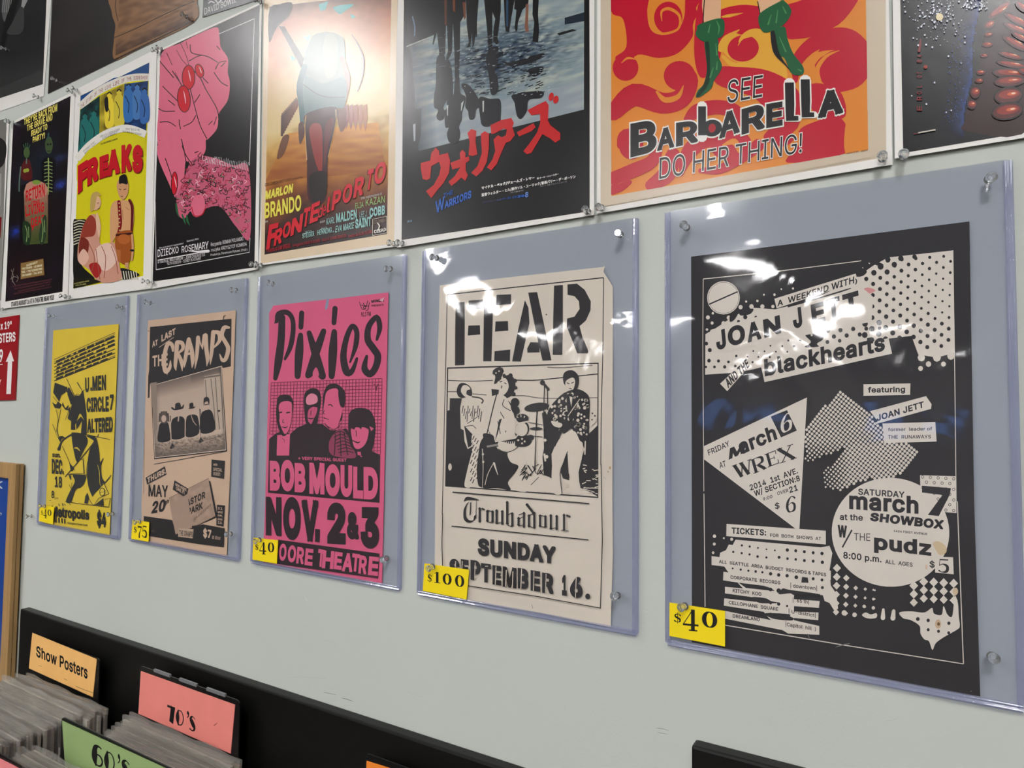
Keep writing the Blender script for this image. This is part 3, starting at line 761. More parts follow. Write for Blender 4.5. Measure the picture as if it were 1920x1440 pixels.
# --- orange drama poster
def art4(A):
    view('p'); A.poly([(495,-6),(745,-32),(739,456),(489,494)], (222,200,168))
    Q = [(505,13),(734,-14),(725.5,438.7),(496,477.5)]
    def sky(u, v):
        n = nz(u*3+v, v*5, 1.4, 2)*.5+nz(u*14+v*6, v*40, 1, 4)*.22
        c = ramp([(0,(110,84,76)),(.09,(176,112,92)),(.2,(206,130,96)),(.33,(214,176,126)),(.48,(222,198,140)),(.6,(206,160,80)),(.72,(178,112,40)),(.82,(110,56,28)),(.9,(56,28,24)),(1,(40,20,22))], v+n*.10)
        if u > .5: c = mixc(c, (224,204,150), max(0, .55*(u-.5)*2*math.exp(-((v-.4)/.16)**2)))
        r = math.hypot((u-.5)/.45, (v-.22)/.2); c = mixc(c, (236,222,178), .55*math.exp(-r*r))
        return mixc(c, (60,30,20), max(0, n)*.6*(v > .5))
    A.grad(Q, 70, 120, sky)
    view('C'); 
    A.poly('95,70 170,30 260,20 240,110 150,200 95,300', (44,40,40), True); A.poly('165,190 205,190 345,420 360,500 330,500', (56,48,44))
    A.poly('560,50 700,30 640,80 600,100', (110,180,178), True); A.poly('450,30 520,10 500,70 460,80', (110,176,174)); A.poly('250,400 290,420 260,440', (100,170,160)); A.poly('340,270 400,250 380,300', (130,180,170)); A.poly('680,100 720,120 690,135', (110,180,178))
    # lane and distant crowd
    A.grad([(230,960),(880,880),(935,1240),(70,1300)], 24, 16, lambda u, v: mixc((214,150,56), (150,84,34), v*.9+nz(u*5, v*30)*.5))
    rn = random.Random(2)
    for k in range(11):
        x = 190+k*10; y = 830-k*11; h = 150-k*8
        A.poly([(x-9,y),(x+9,y-4),(x+14,y+h*.55),(x+4,y+h),(x-12,y+h)], mixc((70,40,30), (120,60,34), k/10)); A.oval(x, y-8, 7, 9, (120,80,60))
    A.poly('190,990 240,980 200,1110 150,1140', (110,66,36), True)
    for k in range(5):
        x = 650+k*34; A.poly([(x-14,760),(x+14,750),(x+18,860),(x,930+k*4),(x-16,880)], mixc((150,90,90), (180,120,70), k/5))
    # the standing man, a generic figure seen from the front
    A.poly('375,330 420,250 520,230 610,260 640,330 640,700 575,780 370,830 330,640 340,440', (112,126,116), True)
    A.poly('500,260 560,250 590,330 575,520 510,560 480,420', (124,134,118), True)
    A.line('350,480 318,620 330,760 335,880', '40 52 46 36', (52,92,98)); A.poly('306,900 340,880 350,960 330,1020 312,1030', (84,44,34), True)
    A.line('620,420 660,560 640,700 610,800', '34 40 36 30', (150,110,96)); A.poly('585,800 640,780 645,900 610,950 590,880', (110,60,44), True)
    A.poly('345,560 480,600 640,560 640,760 570,780 460,800 360,840', (86,116,116), True)
    A.poly('360,820 575,770 572,900 520,1130 500,1440 380,1440 366,1150 352,930', (64,24,28), True); A.poly('385,920 465,900 480,1060 470,1250 420,1140', (146,44,40), True); A.poly('500,900 560,860 520,1050 490,1200', (100,30,34), True)
    A.line('366,1150 352,930 360,830', 4, (226,190,120)); A.line('575,790 572,900 520,1130', 4, (226,190,120))
    A.line('330,600 470,690 640,700', 8, (70,80,80)); A.line('690,250 740,330 775,430 765,560 730,660', '4 9 12 8 4', (130,116,120))
    view('D')
    A.text('COLUMBIA PICTURES presenta', 85,655, 440,575, 30, (56,32,22), h1=22)
    A.poly('506,560 660,520 650,760 530,790', (30,18,20), True)
    YL = (236,222,84); A.text('MARLON', 85,782, 345,712, 84, YL, bold=.06, h1=86, slant=.1); A.text('BRANDO', 82,960, 428,882, 148, YL, bold=.0355, h1=150)
    A.text('in', 88,1000, 112,994, 22, (226,220,200)); RD = (206,24,40)
    for b, dx in (((14,10,10),7), (RD,0)):
        for ch, x0,y0,x1,y1,h,h1 in (('F',95,1258,190,1215,240,220),('R',165,1222,240,1190,150,160),('O',246,1150,320,1128,145,150),('N',325,1128,430,1080,165,175),('T',436,1045,498,1025,180,180),('E',505,1010,585,978,185,190),('d',585,955,625,940,120,120),('e',630,932,655,925,120,120),('l',665,908,700,895,150,150),('P',712,888,792,860,185,190),('O',812,820,900,798,175,180),('R',920,770,1010,735,190,190),('T',1038,700,1095,680,200,200),('O',1112,640,1218,612,200,205)):
            A.text(ch, x0-dx, y0+dx, x1+dx*.6, y1+dx, h+dx, b, bold=.05 if ch.isupper() else .01, h1=h1, slant=.12)
    TL_ = (150,196,190); GW = (160,196,120)
    A.text('Una realizzazione di', 995,778, 1190,735, 24, (200,200,190)); A.text('ELIA', 942,866, 1018,850, 52, GW); A.text('KAZAN', 1040,840, 1220,806, 66, GW)
    A.text('con', 605,1002, 650,994, 26, (220,220,210), slant=.2); A.text('KARL', 664,1018, 745,1000, 62, TL_, slant=.12); A.text('MALDEN', 760,1000, 955,960, 90, TL_, bold=.04); A.text('LEE J.', 978,950, 1052,938, 56, TL_, slant=.12); A.text('COBB', 1075,948, 1222,918, 88, TL_, bold=.05)
    A.text('ROD', 470,1098, 528,1086, 18, TL_); A.text('STEIGER', 440,1146, 552,1122, 44, TL_, bold=.02); A.text('PAT', 620,1066, 672,1056, 18, TL_); A.text('HENNING', 580,1118, 718,1090, 50, TL_, bold=.02); A.text('e', 726,1092, 740,1090, 22, TL_); A.text('EVA MARIE', 750,1092, 925,1052, 62, TL_, bold=.02, slant=.1); A.text('SAINT', 940,1054, 1092,1028, 90, TL_, bold=.05)
    A.text('Prodotto da SAM SPIEGEL', 105,1280, 330,1232, 34, (170,30,44), bold=.01, h1=40); A.text('Sceneggiatura di BUDD SCHULBERG - Musica di LEONARD BERNSTEIN', 345,1226, 858,1134, 26, (150,26,40), bold=.01, h1=30); A.text('Diretto da ELIA KAZAN', 875,1140, 1095,1098, 24, (160,28,42), bold=.01, h1=36)
    A.line('1105,965 1238,938 1238,1095 1105,1120', 4, (200,190,170), True, False); A.text('COLUMBIA', 1115,1010, 1228,988, 32, (150,130,110)); A.line('1150,1000 1170,1030 1160,1060 1172,1080', '8 14 8 6', (220,210,200)); A.text('CEIAD', 1118,1100, 1232,1078, 32, (232,228,220), bold=.04)
film('w', (484.5,498), (744,462), TA+.0002, 'orange and cream Italian drama poster of a standing man with yellow and red lettering', art4)

# --- street gang poster
def art5(A):
    view('E'); A.poly('85,-150 1750,-420 1752,0 1755,800 1755,1902 62,2160 75,700', (20,18,20))
    def wet(u, v):
        n = nz(u*6+v*8, v*26, 1.0, 1); n2 = nz(u*26+v*20, v*90, 1.0, 5)
        c = mixc((176,182,172), (112,134,146), .5+n*1.2)
        d = math.exp(-(((u-.52)/.32)**2+((v-.52)/.17)**2)); c = mixc(c, (34,52,72), min(1, d*(.9+n2*1.6)))
        c = mixc(c, (16,18,22), max(0, n2*1.5-.25)*d); c = mixc(c, (206,206,188), max(0, n)*.5*(1-d))
        if v > .8: c = mixc(c, (150,158,166), .6)
        if u < .12: c = mixc(c, (50,56,62), (1-u/.12)*.8)
        return c
    A.grad([(110,-60),(1706,-320),(1703,985),(215,1360)], 110, 110, wet)
    A.poly('100,-100 380,-100 380,300 110,420 100,400', (22,20,22)); A.poly('80,1000 240,975 235,1210 200,1360 80,1380', (30,30,34)); A.poly('165,1120 188,1112 186,1270 172,1272', (160,164,168)); A.line('160,150 180,240 178,320', 12, (90,110,130))
    A.line('110,418 250,360 360,325', 8, (170,170,160))
    A.poly('1530,160 1705,110 1705,190 1530,222', (30,40,52)); A.poly('1462,300 1600,262 1640,272 1480,320', (26,28,30))
    # legs of a walking group, plain silhouettes
    KK = (20,19,22)
    for s in ('330,-60 470,-60 460,300 455,480 430,520 395,510 400,470 380,290 350,400 340,400 360,280 330,100', '440,-60 640,-60 640,120 590,200 585,480 580,700 540,700 538,480 525,210 515,470 480,545 460,530 480,460 470,240 450,120',
              '640,-60 760,-60 740,200 742,330 725,330 715,400 700,430 695,300 680,420 650,430 668,380 650,240 645,140', '800,-60 955,-60 955,100 940,240 925,340 940,390 915,400 885,370 890,260 905,170 880,110 878,400 880,460 845,470 830,250 815,100',
              '980,-60 1090,-60 1050,160 1030,290 1000,290 990,200', '1085,-60 1215,-60 1200,40 1150,90 1110,200 1105,270 1090,285 1080,250 1095,90 1075,80', '1245,-60 1300,-60 1290,130 1300,270 1290,385 1240,370 1255,200 1240,130'):
        A.poly(s, KK)
    A.poly('1180,40 1205,30 1200,230 1208,285 1180,290 1170,240 1178,120', (128,84,66)); A.poly('1005,0 1022,0 1020,240 1005,240', (40,70,100)); A.poly('445,0 470,0 468,230 450,225', (90,56,44)); A.poly('610,20 640,20 640,160 625,180', (110,66,50)); A.poly('520,0 545,0 545,110 525,100', (110,60,36))
    # mirrored shadows on the wet road
    for s in ('380,520 450,510 460,700 500,820 440,960 455,1000 440,1070 400,1085 375,1050 390,990 352,960 355,850 370,760', '450,570 500,560 520,700 530,860 545,700 580,690 590,830 640,880 610,1010 605,1080 580,1140 590,1200 575,1270 530,1295 485,1270 470,1200 485,1150 455,1140 450,1000 470,940',
              '600,760 660,760 720,830 760,900 765,960 735,990 722,1060 690,1080 668,1060 660,1000 635,960 640,860', '760,880 860,890 950,900 955,1060 940,1100 850,1140 790,1130 770,1060', '1065,850 1320,820 1322,880 1210,900 1190,1000 1140,1070 1100,1040 1080,930',
              '960,540 1050,560 1320,480 1325,520 1180,575 1050,600', '1200,625 1330,598 1325,650 1250,690', '830,480 930,420 925,580 900,640 925,700 930,820 870,850 850,700 830,600'):
        A.poly(s, (24,24,30), True)
    A.poly('790,910 804,905 802,1005 792,1010', (190,196,190)); A.poly('470,950 482,945 480,1040 472,1042', (180,186,180)); A.poly('600,930 622,905 604,990 596,1000', (190,196,190))
    rn = random.Random(8); A.lines([[(x, y), (x+rn.uniform(20, 60), y-rn.uniform(6, 18))] for x, y in [(rn.uniform(640, 1320), rn.uniform(430, 860)) for _ in range(150)]], 6, (16,18,26))
    A.lines([[(x, y), (x+rn.uniform(8, 26), y-rn.uniform(2, 8))] for x, y in [(rn.uniform(560, 1400), rn.uniform(300, 860)) for _ in range(120)]], 4, (180,196,204))
    A.lines([[(x, y), (x+rn.uniform(30, 120), y-rn.uniform(10, 34))] for x, y in [(rn.uniform(150, 1600), rn.uniform(300, 620)) for _ in range(50)]], 3, (110,120,124))
    # brushed red katakana
    view('F'); RD = (196,30,34)
    A.poly('235,650 320,630 330,560 370,512 400,545 400,580 480,560 500,630 490,740 440,830 380,900 330,968 282,905 350,850 400,760 415,690 400,640 330,680 320,790 290,805 252,795 235,700', RD)
    A.poly('500,650 590,615 585,560 610,532 638,560 635,600 670,590 672,630 640,650 640,720 660,760 635,812 600,780 560,820 510,858 485,820 540,770 590,690 520,710', RD)
    A.poly('655,380 690,345 735,360 728,460 745,575 700,588 665,580 675,460', RD); A.poly('775,390 810,365 850,385 848,520 830,640 790,720 735,772 688,740 745,680 785,560', RD)
    A.poly('862,310 960,265 1050,245 1072,290 1060,330 1082,400 1040,455 1000,470 960,560 920,660 870,718 830,690 880,620 905,540 890,440 930,400 965,420 1000,400 1010,350 980,340 900,385 870,390', RD)
    A.poly('1098,375 1180,330 1250,292 1268,330 1230,365 1120,412', RD)
    A.poly('1195,175 1280,130 1360,92 1385,130 1380,270 1400,310 1490,380 1490,440 1445,468 1400,430 1330,390 1290,460 1230,560 1190,572 1158,545 1210,480 1280,380 1310,290 1308,210 1230,222', RD)
    A.oval(1408,55,22,38,RD,15); A.oval(1450,80,24,36,RD,15)
    BL = (44,92,176); A.text('THE', 440,970, 524,930, 40, BL, bold=.02); A.text('W', 366,1112, 450,1060, 112, BL, bold=.03); A.text('ARRIORS', 450,1062, 690,965, 66, BL, bold=.05, h1=72)
    WH = (226,224,220)
    A.text('マイケル・ベック/ジェームズ・レマー', 782,895, 1258,800, 34, WH, fk='C', bold=.03); A.text('他 オール・ニュースター', 1280,800, 1475,758, 18, WH, fk='C', bold=.02)
    A.text('監督ウォルター・ヒル/原作ソル・ユーリック/音楽バリー・デ・ボーソン', 782,958, 1628,790, 34, WH, fk='C', bold=.02); A.text('(早川書房刊)', 1040,926, 1160,905, 14, (170,170,168), fk='C'); A.text('(サントラ盤 アルファレコード)', 1310,870, 1548,825, 14, (170,170,168), fk='C')
    A.text('パラマウント映画', 790,1015, 960,988, 16, (80,90,140), fk='C'); A.text('作品', 965,986, 1050,970, 18, BL, fk='C'); A.text('CIC配給', 1062,972, 1172,955, 24, BL, fk='C', bold=.02)
    A.oval(1190,925,13,14,(110,150,220)); A.oval(1188,946,14,15,(110,150,220)); A.oval(1189,946,6,6,(20,18,20)); A.oval(1191,926,5,6,(20,18,20)); A.text('映倫', 115,1190, 160,1180, 22, (120,150,170), fk='C')
film('v', (744.5,464.5), (1114,403), TA-.0002, 'black film poster with brushed red Japanese title over a wet street', art5)

# --- red and orange swirls
def art6(A):
    view('G'); A.poly('20,-200 1790,-200 1792,975 20,1290', (206,190,166)); OR = (222,134,44); RD = (190,14,44)
    A.poly('84,-940 1639,-1620 1664,-200 1680,930 88,1217', OR)
    A.poly('640,-60 1080,-100 1120,200 1180,470 1100,480 900,400 780,320 700,120', (226,166,54), True)
    def sw(s, w): A.line(s, w, RD)
    # curling ribbons and round bulbs of red
    A.poly('86,-150 330,-150 310,60 330,180 400,215 500,180 540,100 560,-40 700,-60 600,130 590,230 500,330 380,360 250,340 170,420 110,360 180,290 160,120 86,70', RD, True)
    A.oval(440,110,88,100,RD); A.line('400,130 400,70 450,55 510,100 500,180 400,210 340,170', '4 14 20 16 14 16 8', OR)
    A.oval(175,420,80,82,RD); A.line('150,390 190,360 240,370', '4 14 4', OR); A.line('640,90 620,50 660,0', '4 14 16', OR); A.oval(640,120,26,40,RD)
    sw('640,170 770,80 900,55 1010,60', '30 40 50 40'); A.poly('640,0 780,110 1000,60 1020,190 900,215 840,200 790,240 740,420 640,480 600,300', RD, True); A.line('770,300 800,240 880,185', '50 40 6', (226,166,54)); 
    A.oval(905,300,98,82,RD,-10); A.line('872,280 900,230 960,200 1020,215 1020,340 930,400 840,400 780,350', '4 22 40 40 34 34 30 20', (226,166,54))
    A.oval(905,318,86,62,RD); A.line('874,282 900,240 960,215', '3 12 24', (226,166,54))
    sw('1010,60 1160,90 1320,60 1450,-30 1500,-160', '60 120 150 140 130'); A.poly('1160,90 1400,60 1530,-60 1560,-200 1664,-200 1640,-40 1500,150 1300,220 1170,210', RD, True)
    A.line('1560,-60 1460,90 1330,180 1200,215', '60 90 90 60', RD); 
    sw('1230,500 1240,380 1330,280 1460,230 1570,250 1640,360 1600,480 1500,545', '30 70 90 110 130 150 120 60'); A.oval(1490,400,140,150,RD); A.line('1300,520 1310,420 1380,340 1500,312', '60 60 36 4', OR)
    A.oval(1500,430,132,122,RD,-10); A.line('1380,520 1365,430 1420,350 1500,314', '30 30 20 4', OR)
    sw('100,700 230,590 400,640 520,610 570,500 530,430', '100 140 130 120 110 90'); A.oval(510,470,98,92,RD); A.line('370,570 420,620 500,600 535,530', '16 34 30 4', OR)
    sw('700,450 850,470 1040,500 1180,600 1180,760 1060,850', '60 110 130 150 140 60'); A.poly('740,420 900,420 1100,470 1160,520 1150,640 1040,660 960,600 740,520', RD, True)
    sw('560,740 620,690 740,665 850,690 900,760', '50 90 90 90 60'); sw('150,900 180,840 300,830', '60 80 40'); A.oval(210,900,76,90,RD); A.line('240,900 270,870 300,880', '6 20 6', OR)
    sw('90,1110 220,1060 340,1000 380,900', '80 90 80 60'); sw('90,1180 150,1160 200,1130', '60 50 30'); sw('330,1150 430,1080 470,960', '70 110 90'); sw('520,1080 560,960 640,880 780,850', '30 90 100 90')
    A.oval(830,900,130,100,RD); A.line('780,900 850,880 880,940', '10 40 20', OR); sw('640,1060 760,1050 900,980 1000,900', '30 60 60 80')
    A.poly('1180,1010 1250,900 1260,800 1400,740 1500,730 1550,800 1540,950', RD, True); sw('1060,850 1150,880 1200,860', '60 60 40'); A.poly('1330,520 1500,560 1540,720 1400,740 1320,650', RD, True)
    A.poly('1560,700 1680,690 1680,930 1540,955', OR, True)
    # cream edge so nothing spills past the print
    C = (206,190,166); A.poly('20,-200 84,-200 86,1240 20,1260', C); A.poly('86,1218 1682,931 1790,960 20,1285 20,1225', C); A.poly('1665,-200 1790,-200 1792,970 1682,960', C)
    # a pair of green cuffed boots
    GR = (30,92,54); GD = (14,48,30); SK = (222,176,136)
    A.poly('654,-60 770,-60 765,130 665,160 650,40', SK); A.line('664,0 655,150', 6, K0); A.poly('990,-60 1130,-60 1135,20 1050,90 1005,80', SK); A.line('995,10 1010,85', 6, K0)
    A.poly('668,250 745,235 750,340 772,400 765,440 725,500 705,550 640,600 612,600 625,560 660,520 680,430 672,340', GR, True); A.poly('668,250 690,248 700,420 690,520 640,590 612,600 660,520 680,430', GD, True)
    A.poly('1075,200 1160,165 1180,240 1215,330 1275,410 1280,455 1245,468 1200,450 1160,360 1110,350 1085,300 1095,250', GR, True); A.poly('1075,200 1100,196 1130,330 1200,440 1160,400 1110,352 1085,300', (20,20,20), True)
    A.poly('635,150 775,115 782,215 720,245 660,258 612,220 618,180', GR, True); A.poly('1005,90 1130,10 1160,5 1205,70 1160,150 1075,195 1020,190', GR, True)
    for s in ('740,130 756,170 750,215', '700,150 690,200', '1150,40 1170,80', '1080,90 1060,150', '735,270 742,340', '745,380 740,430', '1130,230 1170,320', '1245,430 1265,440', '1120,60 1110,140', '720,420 700,480'):
        A.line(s, '4 10 3', (70,140,84))
    WH = (236,232,224)
    A.text('SEE', 806,640, 1022,600, 140, K0, bold=.0, h1=135, out=(WH,.028), slant=.04)
    for ps in (0, 1):
        for ch, x0,y0,x1,y1,h,h1,bo in (('B',205,978,368,938,210,200,.05),('A',370,938,478,912,130,135,.05),('R',488,912,625,880,150,135,.05),('b',622,868,750,838,235,0,.05),('A',755,862,885,820,155,150,.05),('R',895,838,1040,795,160,160,.05),('E',1048,796,1150,778,150,150,.06),('l',1165,765,1250,745,250,0,.0),('l',1270,742,1330,730,245,0,.0),('A',1368,735,1528,700,165,150,.07)):
            if ch == 'b':
                for s in (['625,640 670,632 672,760 740,720 790,780 730,862 620,868', '0'],): 
                    if not ps: A.line('650,660 650,850', 66, WH); A.oval(712,795,72,62,WH,-10)
                    else: A.line('650,660 650,840', 48, K0, caps=False); A.oval(712,795,62,52,K0,-10); A.oval(712,795,22,28,(170,20,40),10)
                continue
            if ch == 'l':
                dx = 0 if x0 < 1200 else 98; yy = -22 if dx else 0
                pp = [(1192+dx, 520+yy+(0 if not dx else 2)), (1195+dx, 650+yy), (1196+dx, 735+yy), (1248+dx, 742+yy-8)]
                if not ps: A.line(pp, '74 74 66 44', WH, smooth=False)
                else: A.line([(pp[0][0], pp[0][1]-8)]+pp[1:], '56 56 50 28', K0, smooth=False, caps=False)
                continue
            if not ps: A.text(ch, x0-8, y0+10, x1+8, y1+8, h+18, WH, bold=bo+.02, h1=h1+18)
            else: A.text(ch, x0, y0, x1, y1, h, K0, bold=bo, h1=h1)
    A.text('DO HER THING!', 384,1112, 1268,945, 132, K0, bold=.0, h1=120, out=(WH,.03), slant=.03)
    A.text('PARAMOUNT PICTURES', 1548,957, 1620,943, 8, (60,50,44), bold=.02); A.text('68/219', 1638,943, 1678,935, 9, (60,50,44), bold=.03)
film('u', (1119,400.5), (1673.5,308.5), TA, 'red and orange swirl film poster with black title lettering and green boots', art6)

# --- starry poster at the top right
def art7(A):
    view('H'); A.poly('797,-2700 4786,-4600 5059,700 1920,1195 832,1378', (13,12,14))
    def sp(u, v):
        e = .62-.13*v+.012*math.sin(v*14)-.06*max(0, v-.6)
        d = u-e; c = (13,12,14)
        if d < 0: c = mixc(c, (34,70,150), math.exp(d/.075)*(.85 if v < .9 else .85*max(0, (1-v)/.1)))
        n = nz(u*30, v*30); c = mixc(c, (30,34,90), .35*math.exp(-(((u-.3)/.12)**2+((v-.12)/.16)**2)))
        return mixc(c, (8,8,12), max(0, n)*.6)
    A.grad([(805,-40),(1960,-120),(1960,1180),(832,1360)], 110, 90, sp)
    # a dark ribbed, gleaming red form
    A.poly('1990,-100 1760,-10 1640,90 1590,190 1570,300 1540,400 1520,560 1490,690 1440,830 1410,950 1390,1080 1400,1180 1990,1120', (46,16,16), True)
    rn = random.Random(3)
    for k, (x, y, rx, ry, r) in enumerate(((1700,90,110,34,-35),(1610,220,46,30,-30),(1850,260,110,26,25),(1850,180,110,26,30),(1600,310,34,18,-10),(1590,400,44,22,0),(1840,390,110,30,30),(1800,500,100,22,14),(1560,500,30,16,0),(1810,580,120,24,10),(1790,660,130,36,4),(1530,650,36,20,0),(1790,730,120,40,-4),(1515,725,34,20,0),(1480,830,40,44,-8),(1780,860,110,60,-8),(1450,940,36,34,0),(1770,1000,120,60,-10),(1900,60,60,26,40),(1880,330,70,20,30),(1930,640,60,24,10))):
        A.oval(x, y, rx*1.2, ry*1.35, (20,10,12), r); A.oval(x, y, rx*1.1, ry*1.1, (84,20,18), r); A.oval(x+6, y-ry*.2, rx*.86, ry*.66, (140,36,24), r); A.oval(x+rx*.3, y-ry*.28, rx*.4, ry*.26, (206,90,50), r); A.oval(x+rx*.4, y-ry*.34, rx*.18, ry*.12, (240,196,160), r)
    st = []
    for _ in range(150):
        x = rn.gauss(1130, 120); y = abs(rn.gauss(160, 150))-20
        if 830 < x < 1420 and y < 1000: st.append((x, y, rn.choice((3, 4, 5, 7, 9))))
    for _ in range(60): st.append((rn.uniform(1380, 1600), rn.uniform(-30, 90), rn.choice((4, 6, 9))))
    st += [(1115,743,9),(1042,937,9),(1240,505,9),(1095,425,9),(1388,330,8),(925,343,8),(983,145,10),(910,862,6),(1355,567,7),(1220,1010,7),(1265,993,7)]
    A.dots(st, (206,210,222)); A.oval(1160,152,32,34,(222,206,160)); A.oval(1034,602,17,17,(150,50,30))
    A.dots([(rn.uniform(1300, 1520)-y*.1, y, rn.choice((2, 3, 4))) for y in [rn.uniform(200, 1100) for _ in range(160)]], (60,90,170))
    RD = (120,26,30)
    for s in ('975,460 985,400 990,350', ): A.line(s, '24 18 8', RD)
    for ch, y0, y1 in (('E',1000,920),('R',905,850),('O',848,812),('L',790,750),('.',730,722),('O',700,672),('T',665,640),('8',565,520),('4',515,480)):
        A.text(ch, 1000, y0, 1000, y1, 62, RD, bold=.03, upx=-1.0) if False else A.add(pts([(1000-62*(b/.73), y0+(y1-y0)*((a)/.7)) for a, b in glyphs(ch, 'I', .03)[0]]), glyphs(ch, 'I', .03)[1], RD)
    A.line('930,1205 970,1198', 7, (110,20,30)); A.line('972,1195 1120,1168', 12, (196,186,176))
film('t', (1677.5,297.5), (2620,145), TA, 'starry black film poster with a gleaming ribbed red form, at the top right', art7)

# ================================================================== upper row
def upper(corners, label, art, m=None):
    corners = up(corners[3], corners[2], -.0011, 0.0, .55)+[corners[2], corners[3]]
    t = poster('film_poster', corners, -.0011, 0.0, label, None, m or SHEETW)
    A = Art(-.0011); art(A); A.make('printed_artwork', GLOSS, t)
def au1(A):
    view('A'); A.poly('-40,-900 345,-900 338,-60 308,606 -40,720', (40,40,42)); A.grad([(-40,-60),(338,-60),(308,606),(-40,720)], 30, 40, lambda u, v: mixc(ramp([(0,(40,40,42)),(.3,(30,30,32)),(.6,(34,34,36)),(.86,(52,52,52)),(1,(20,20,20))], v), (60,60,60), .3*nz(u*4, v*5)))
    A.poly('20,-60 60,-60 70,80 40,160 15,100', (90,90,90), True); A.lines(['%d,-40 %d,90' % (x, x-14) for x in range(30, 110, 14)], 6, (130,130,130)); A.line('120,-20 60,160 20,330', '40 50 30', (14,14,16))
    A.poly('165,-30 215,-30 160,80 150,60', (150,150,148)); A.poly('140,60 170,70 160,230 50,240 90,160', (62,62,62), True); A.poly('-40,650 308,500 308,606 -40,720', (60,60,60))
upper([(-60,-20),(88.5,-20),(82,180),(-60,230)], 'black and white poster cut off in the top left corner', au1)
def au2(A):
    view('A'); A.grad([(385,-60),(1420,-60),(1396,160),(346,672)], 60, 50, lambda u, v: mixc((34,31,31), (48,42,42), .5+nz(u*3, v*3)))
    A.poly('830,-60 1425,-60 1418,10 1396,158 1000,352 825,430 822,270 830,180 805,90', (138,100,66), True)
    A.grad([(860,-50),(1405,-50),(1385,60),(850,250)], 40, 24, lambda u, v: mixc((146,106,70), (112,78,50), .5+1.1*nz(u*7, v*7)))
    A.grad([(832,290),(1390,60),(1388,150),(832,400)], 40, 14, lambda u, v: mixc((140,102,70), (76,52,38), v*.9+.5*nz(u*9, v*4)))
    A.line('825,270 900,240 1000,195 1150,120 1300,50 1400,10', 5, (60,40,30)); A.line('840,-40 830,50 850,150', 7, (90,64,44)); A.line('825,430 1000,345 1396,150', 10, (60,42,34), caps=False)
upper(pxv('A', '375,-80 1422,-80 1398,160 345,675'), 'large dark poster with a brown leather jacket, top left', au2, mat('dark_poster_sheet', (34,31,31), .35))
def au3(A):
    view('A'); A.poly('1466,-60 2000,-60 2000,-60 1888,-20 1458,124', (84,86,88)); A.lines(['1500,0 1530,-10 1560,6', '1540,-20 1570,20 1600,-10', '1500,25 1520,10 1545,22'], 9, (200,200,198))
    A.text('DAVID BOWIE', 1472,106, 1700,14, 46, (220,220,216), bold=.0, h1=40)
upper(pxv('A', '1464,-80 2080,-80 1890,-10 1456,126'), 'grey poster with a white name lettered along its bottom edge, top left', au3, mat('grey_poster_sheet', (84,86,88), .4))

# ================================================================== concert posters in the sleeves
YP = -.0024
PAP = mat('matte_paper', vcol=True, rough=0.6, spec=0.3, var=0.035, vscale=45)
def gig(corners, label, sheetcol, art):
    m = mat('paper_%02x%02x%02x' % sheetcol, sheetcol, .6, .3, var=.06, vscale=16)
    t = poster('concert_poster', corners, YP, 0.0, label, None, m)
    A = Art(YP); art(A); A.make('printed_artwork', PAP, t)

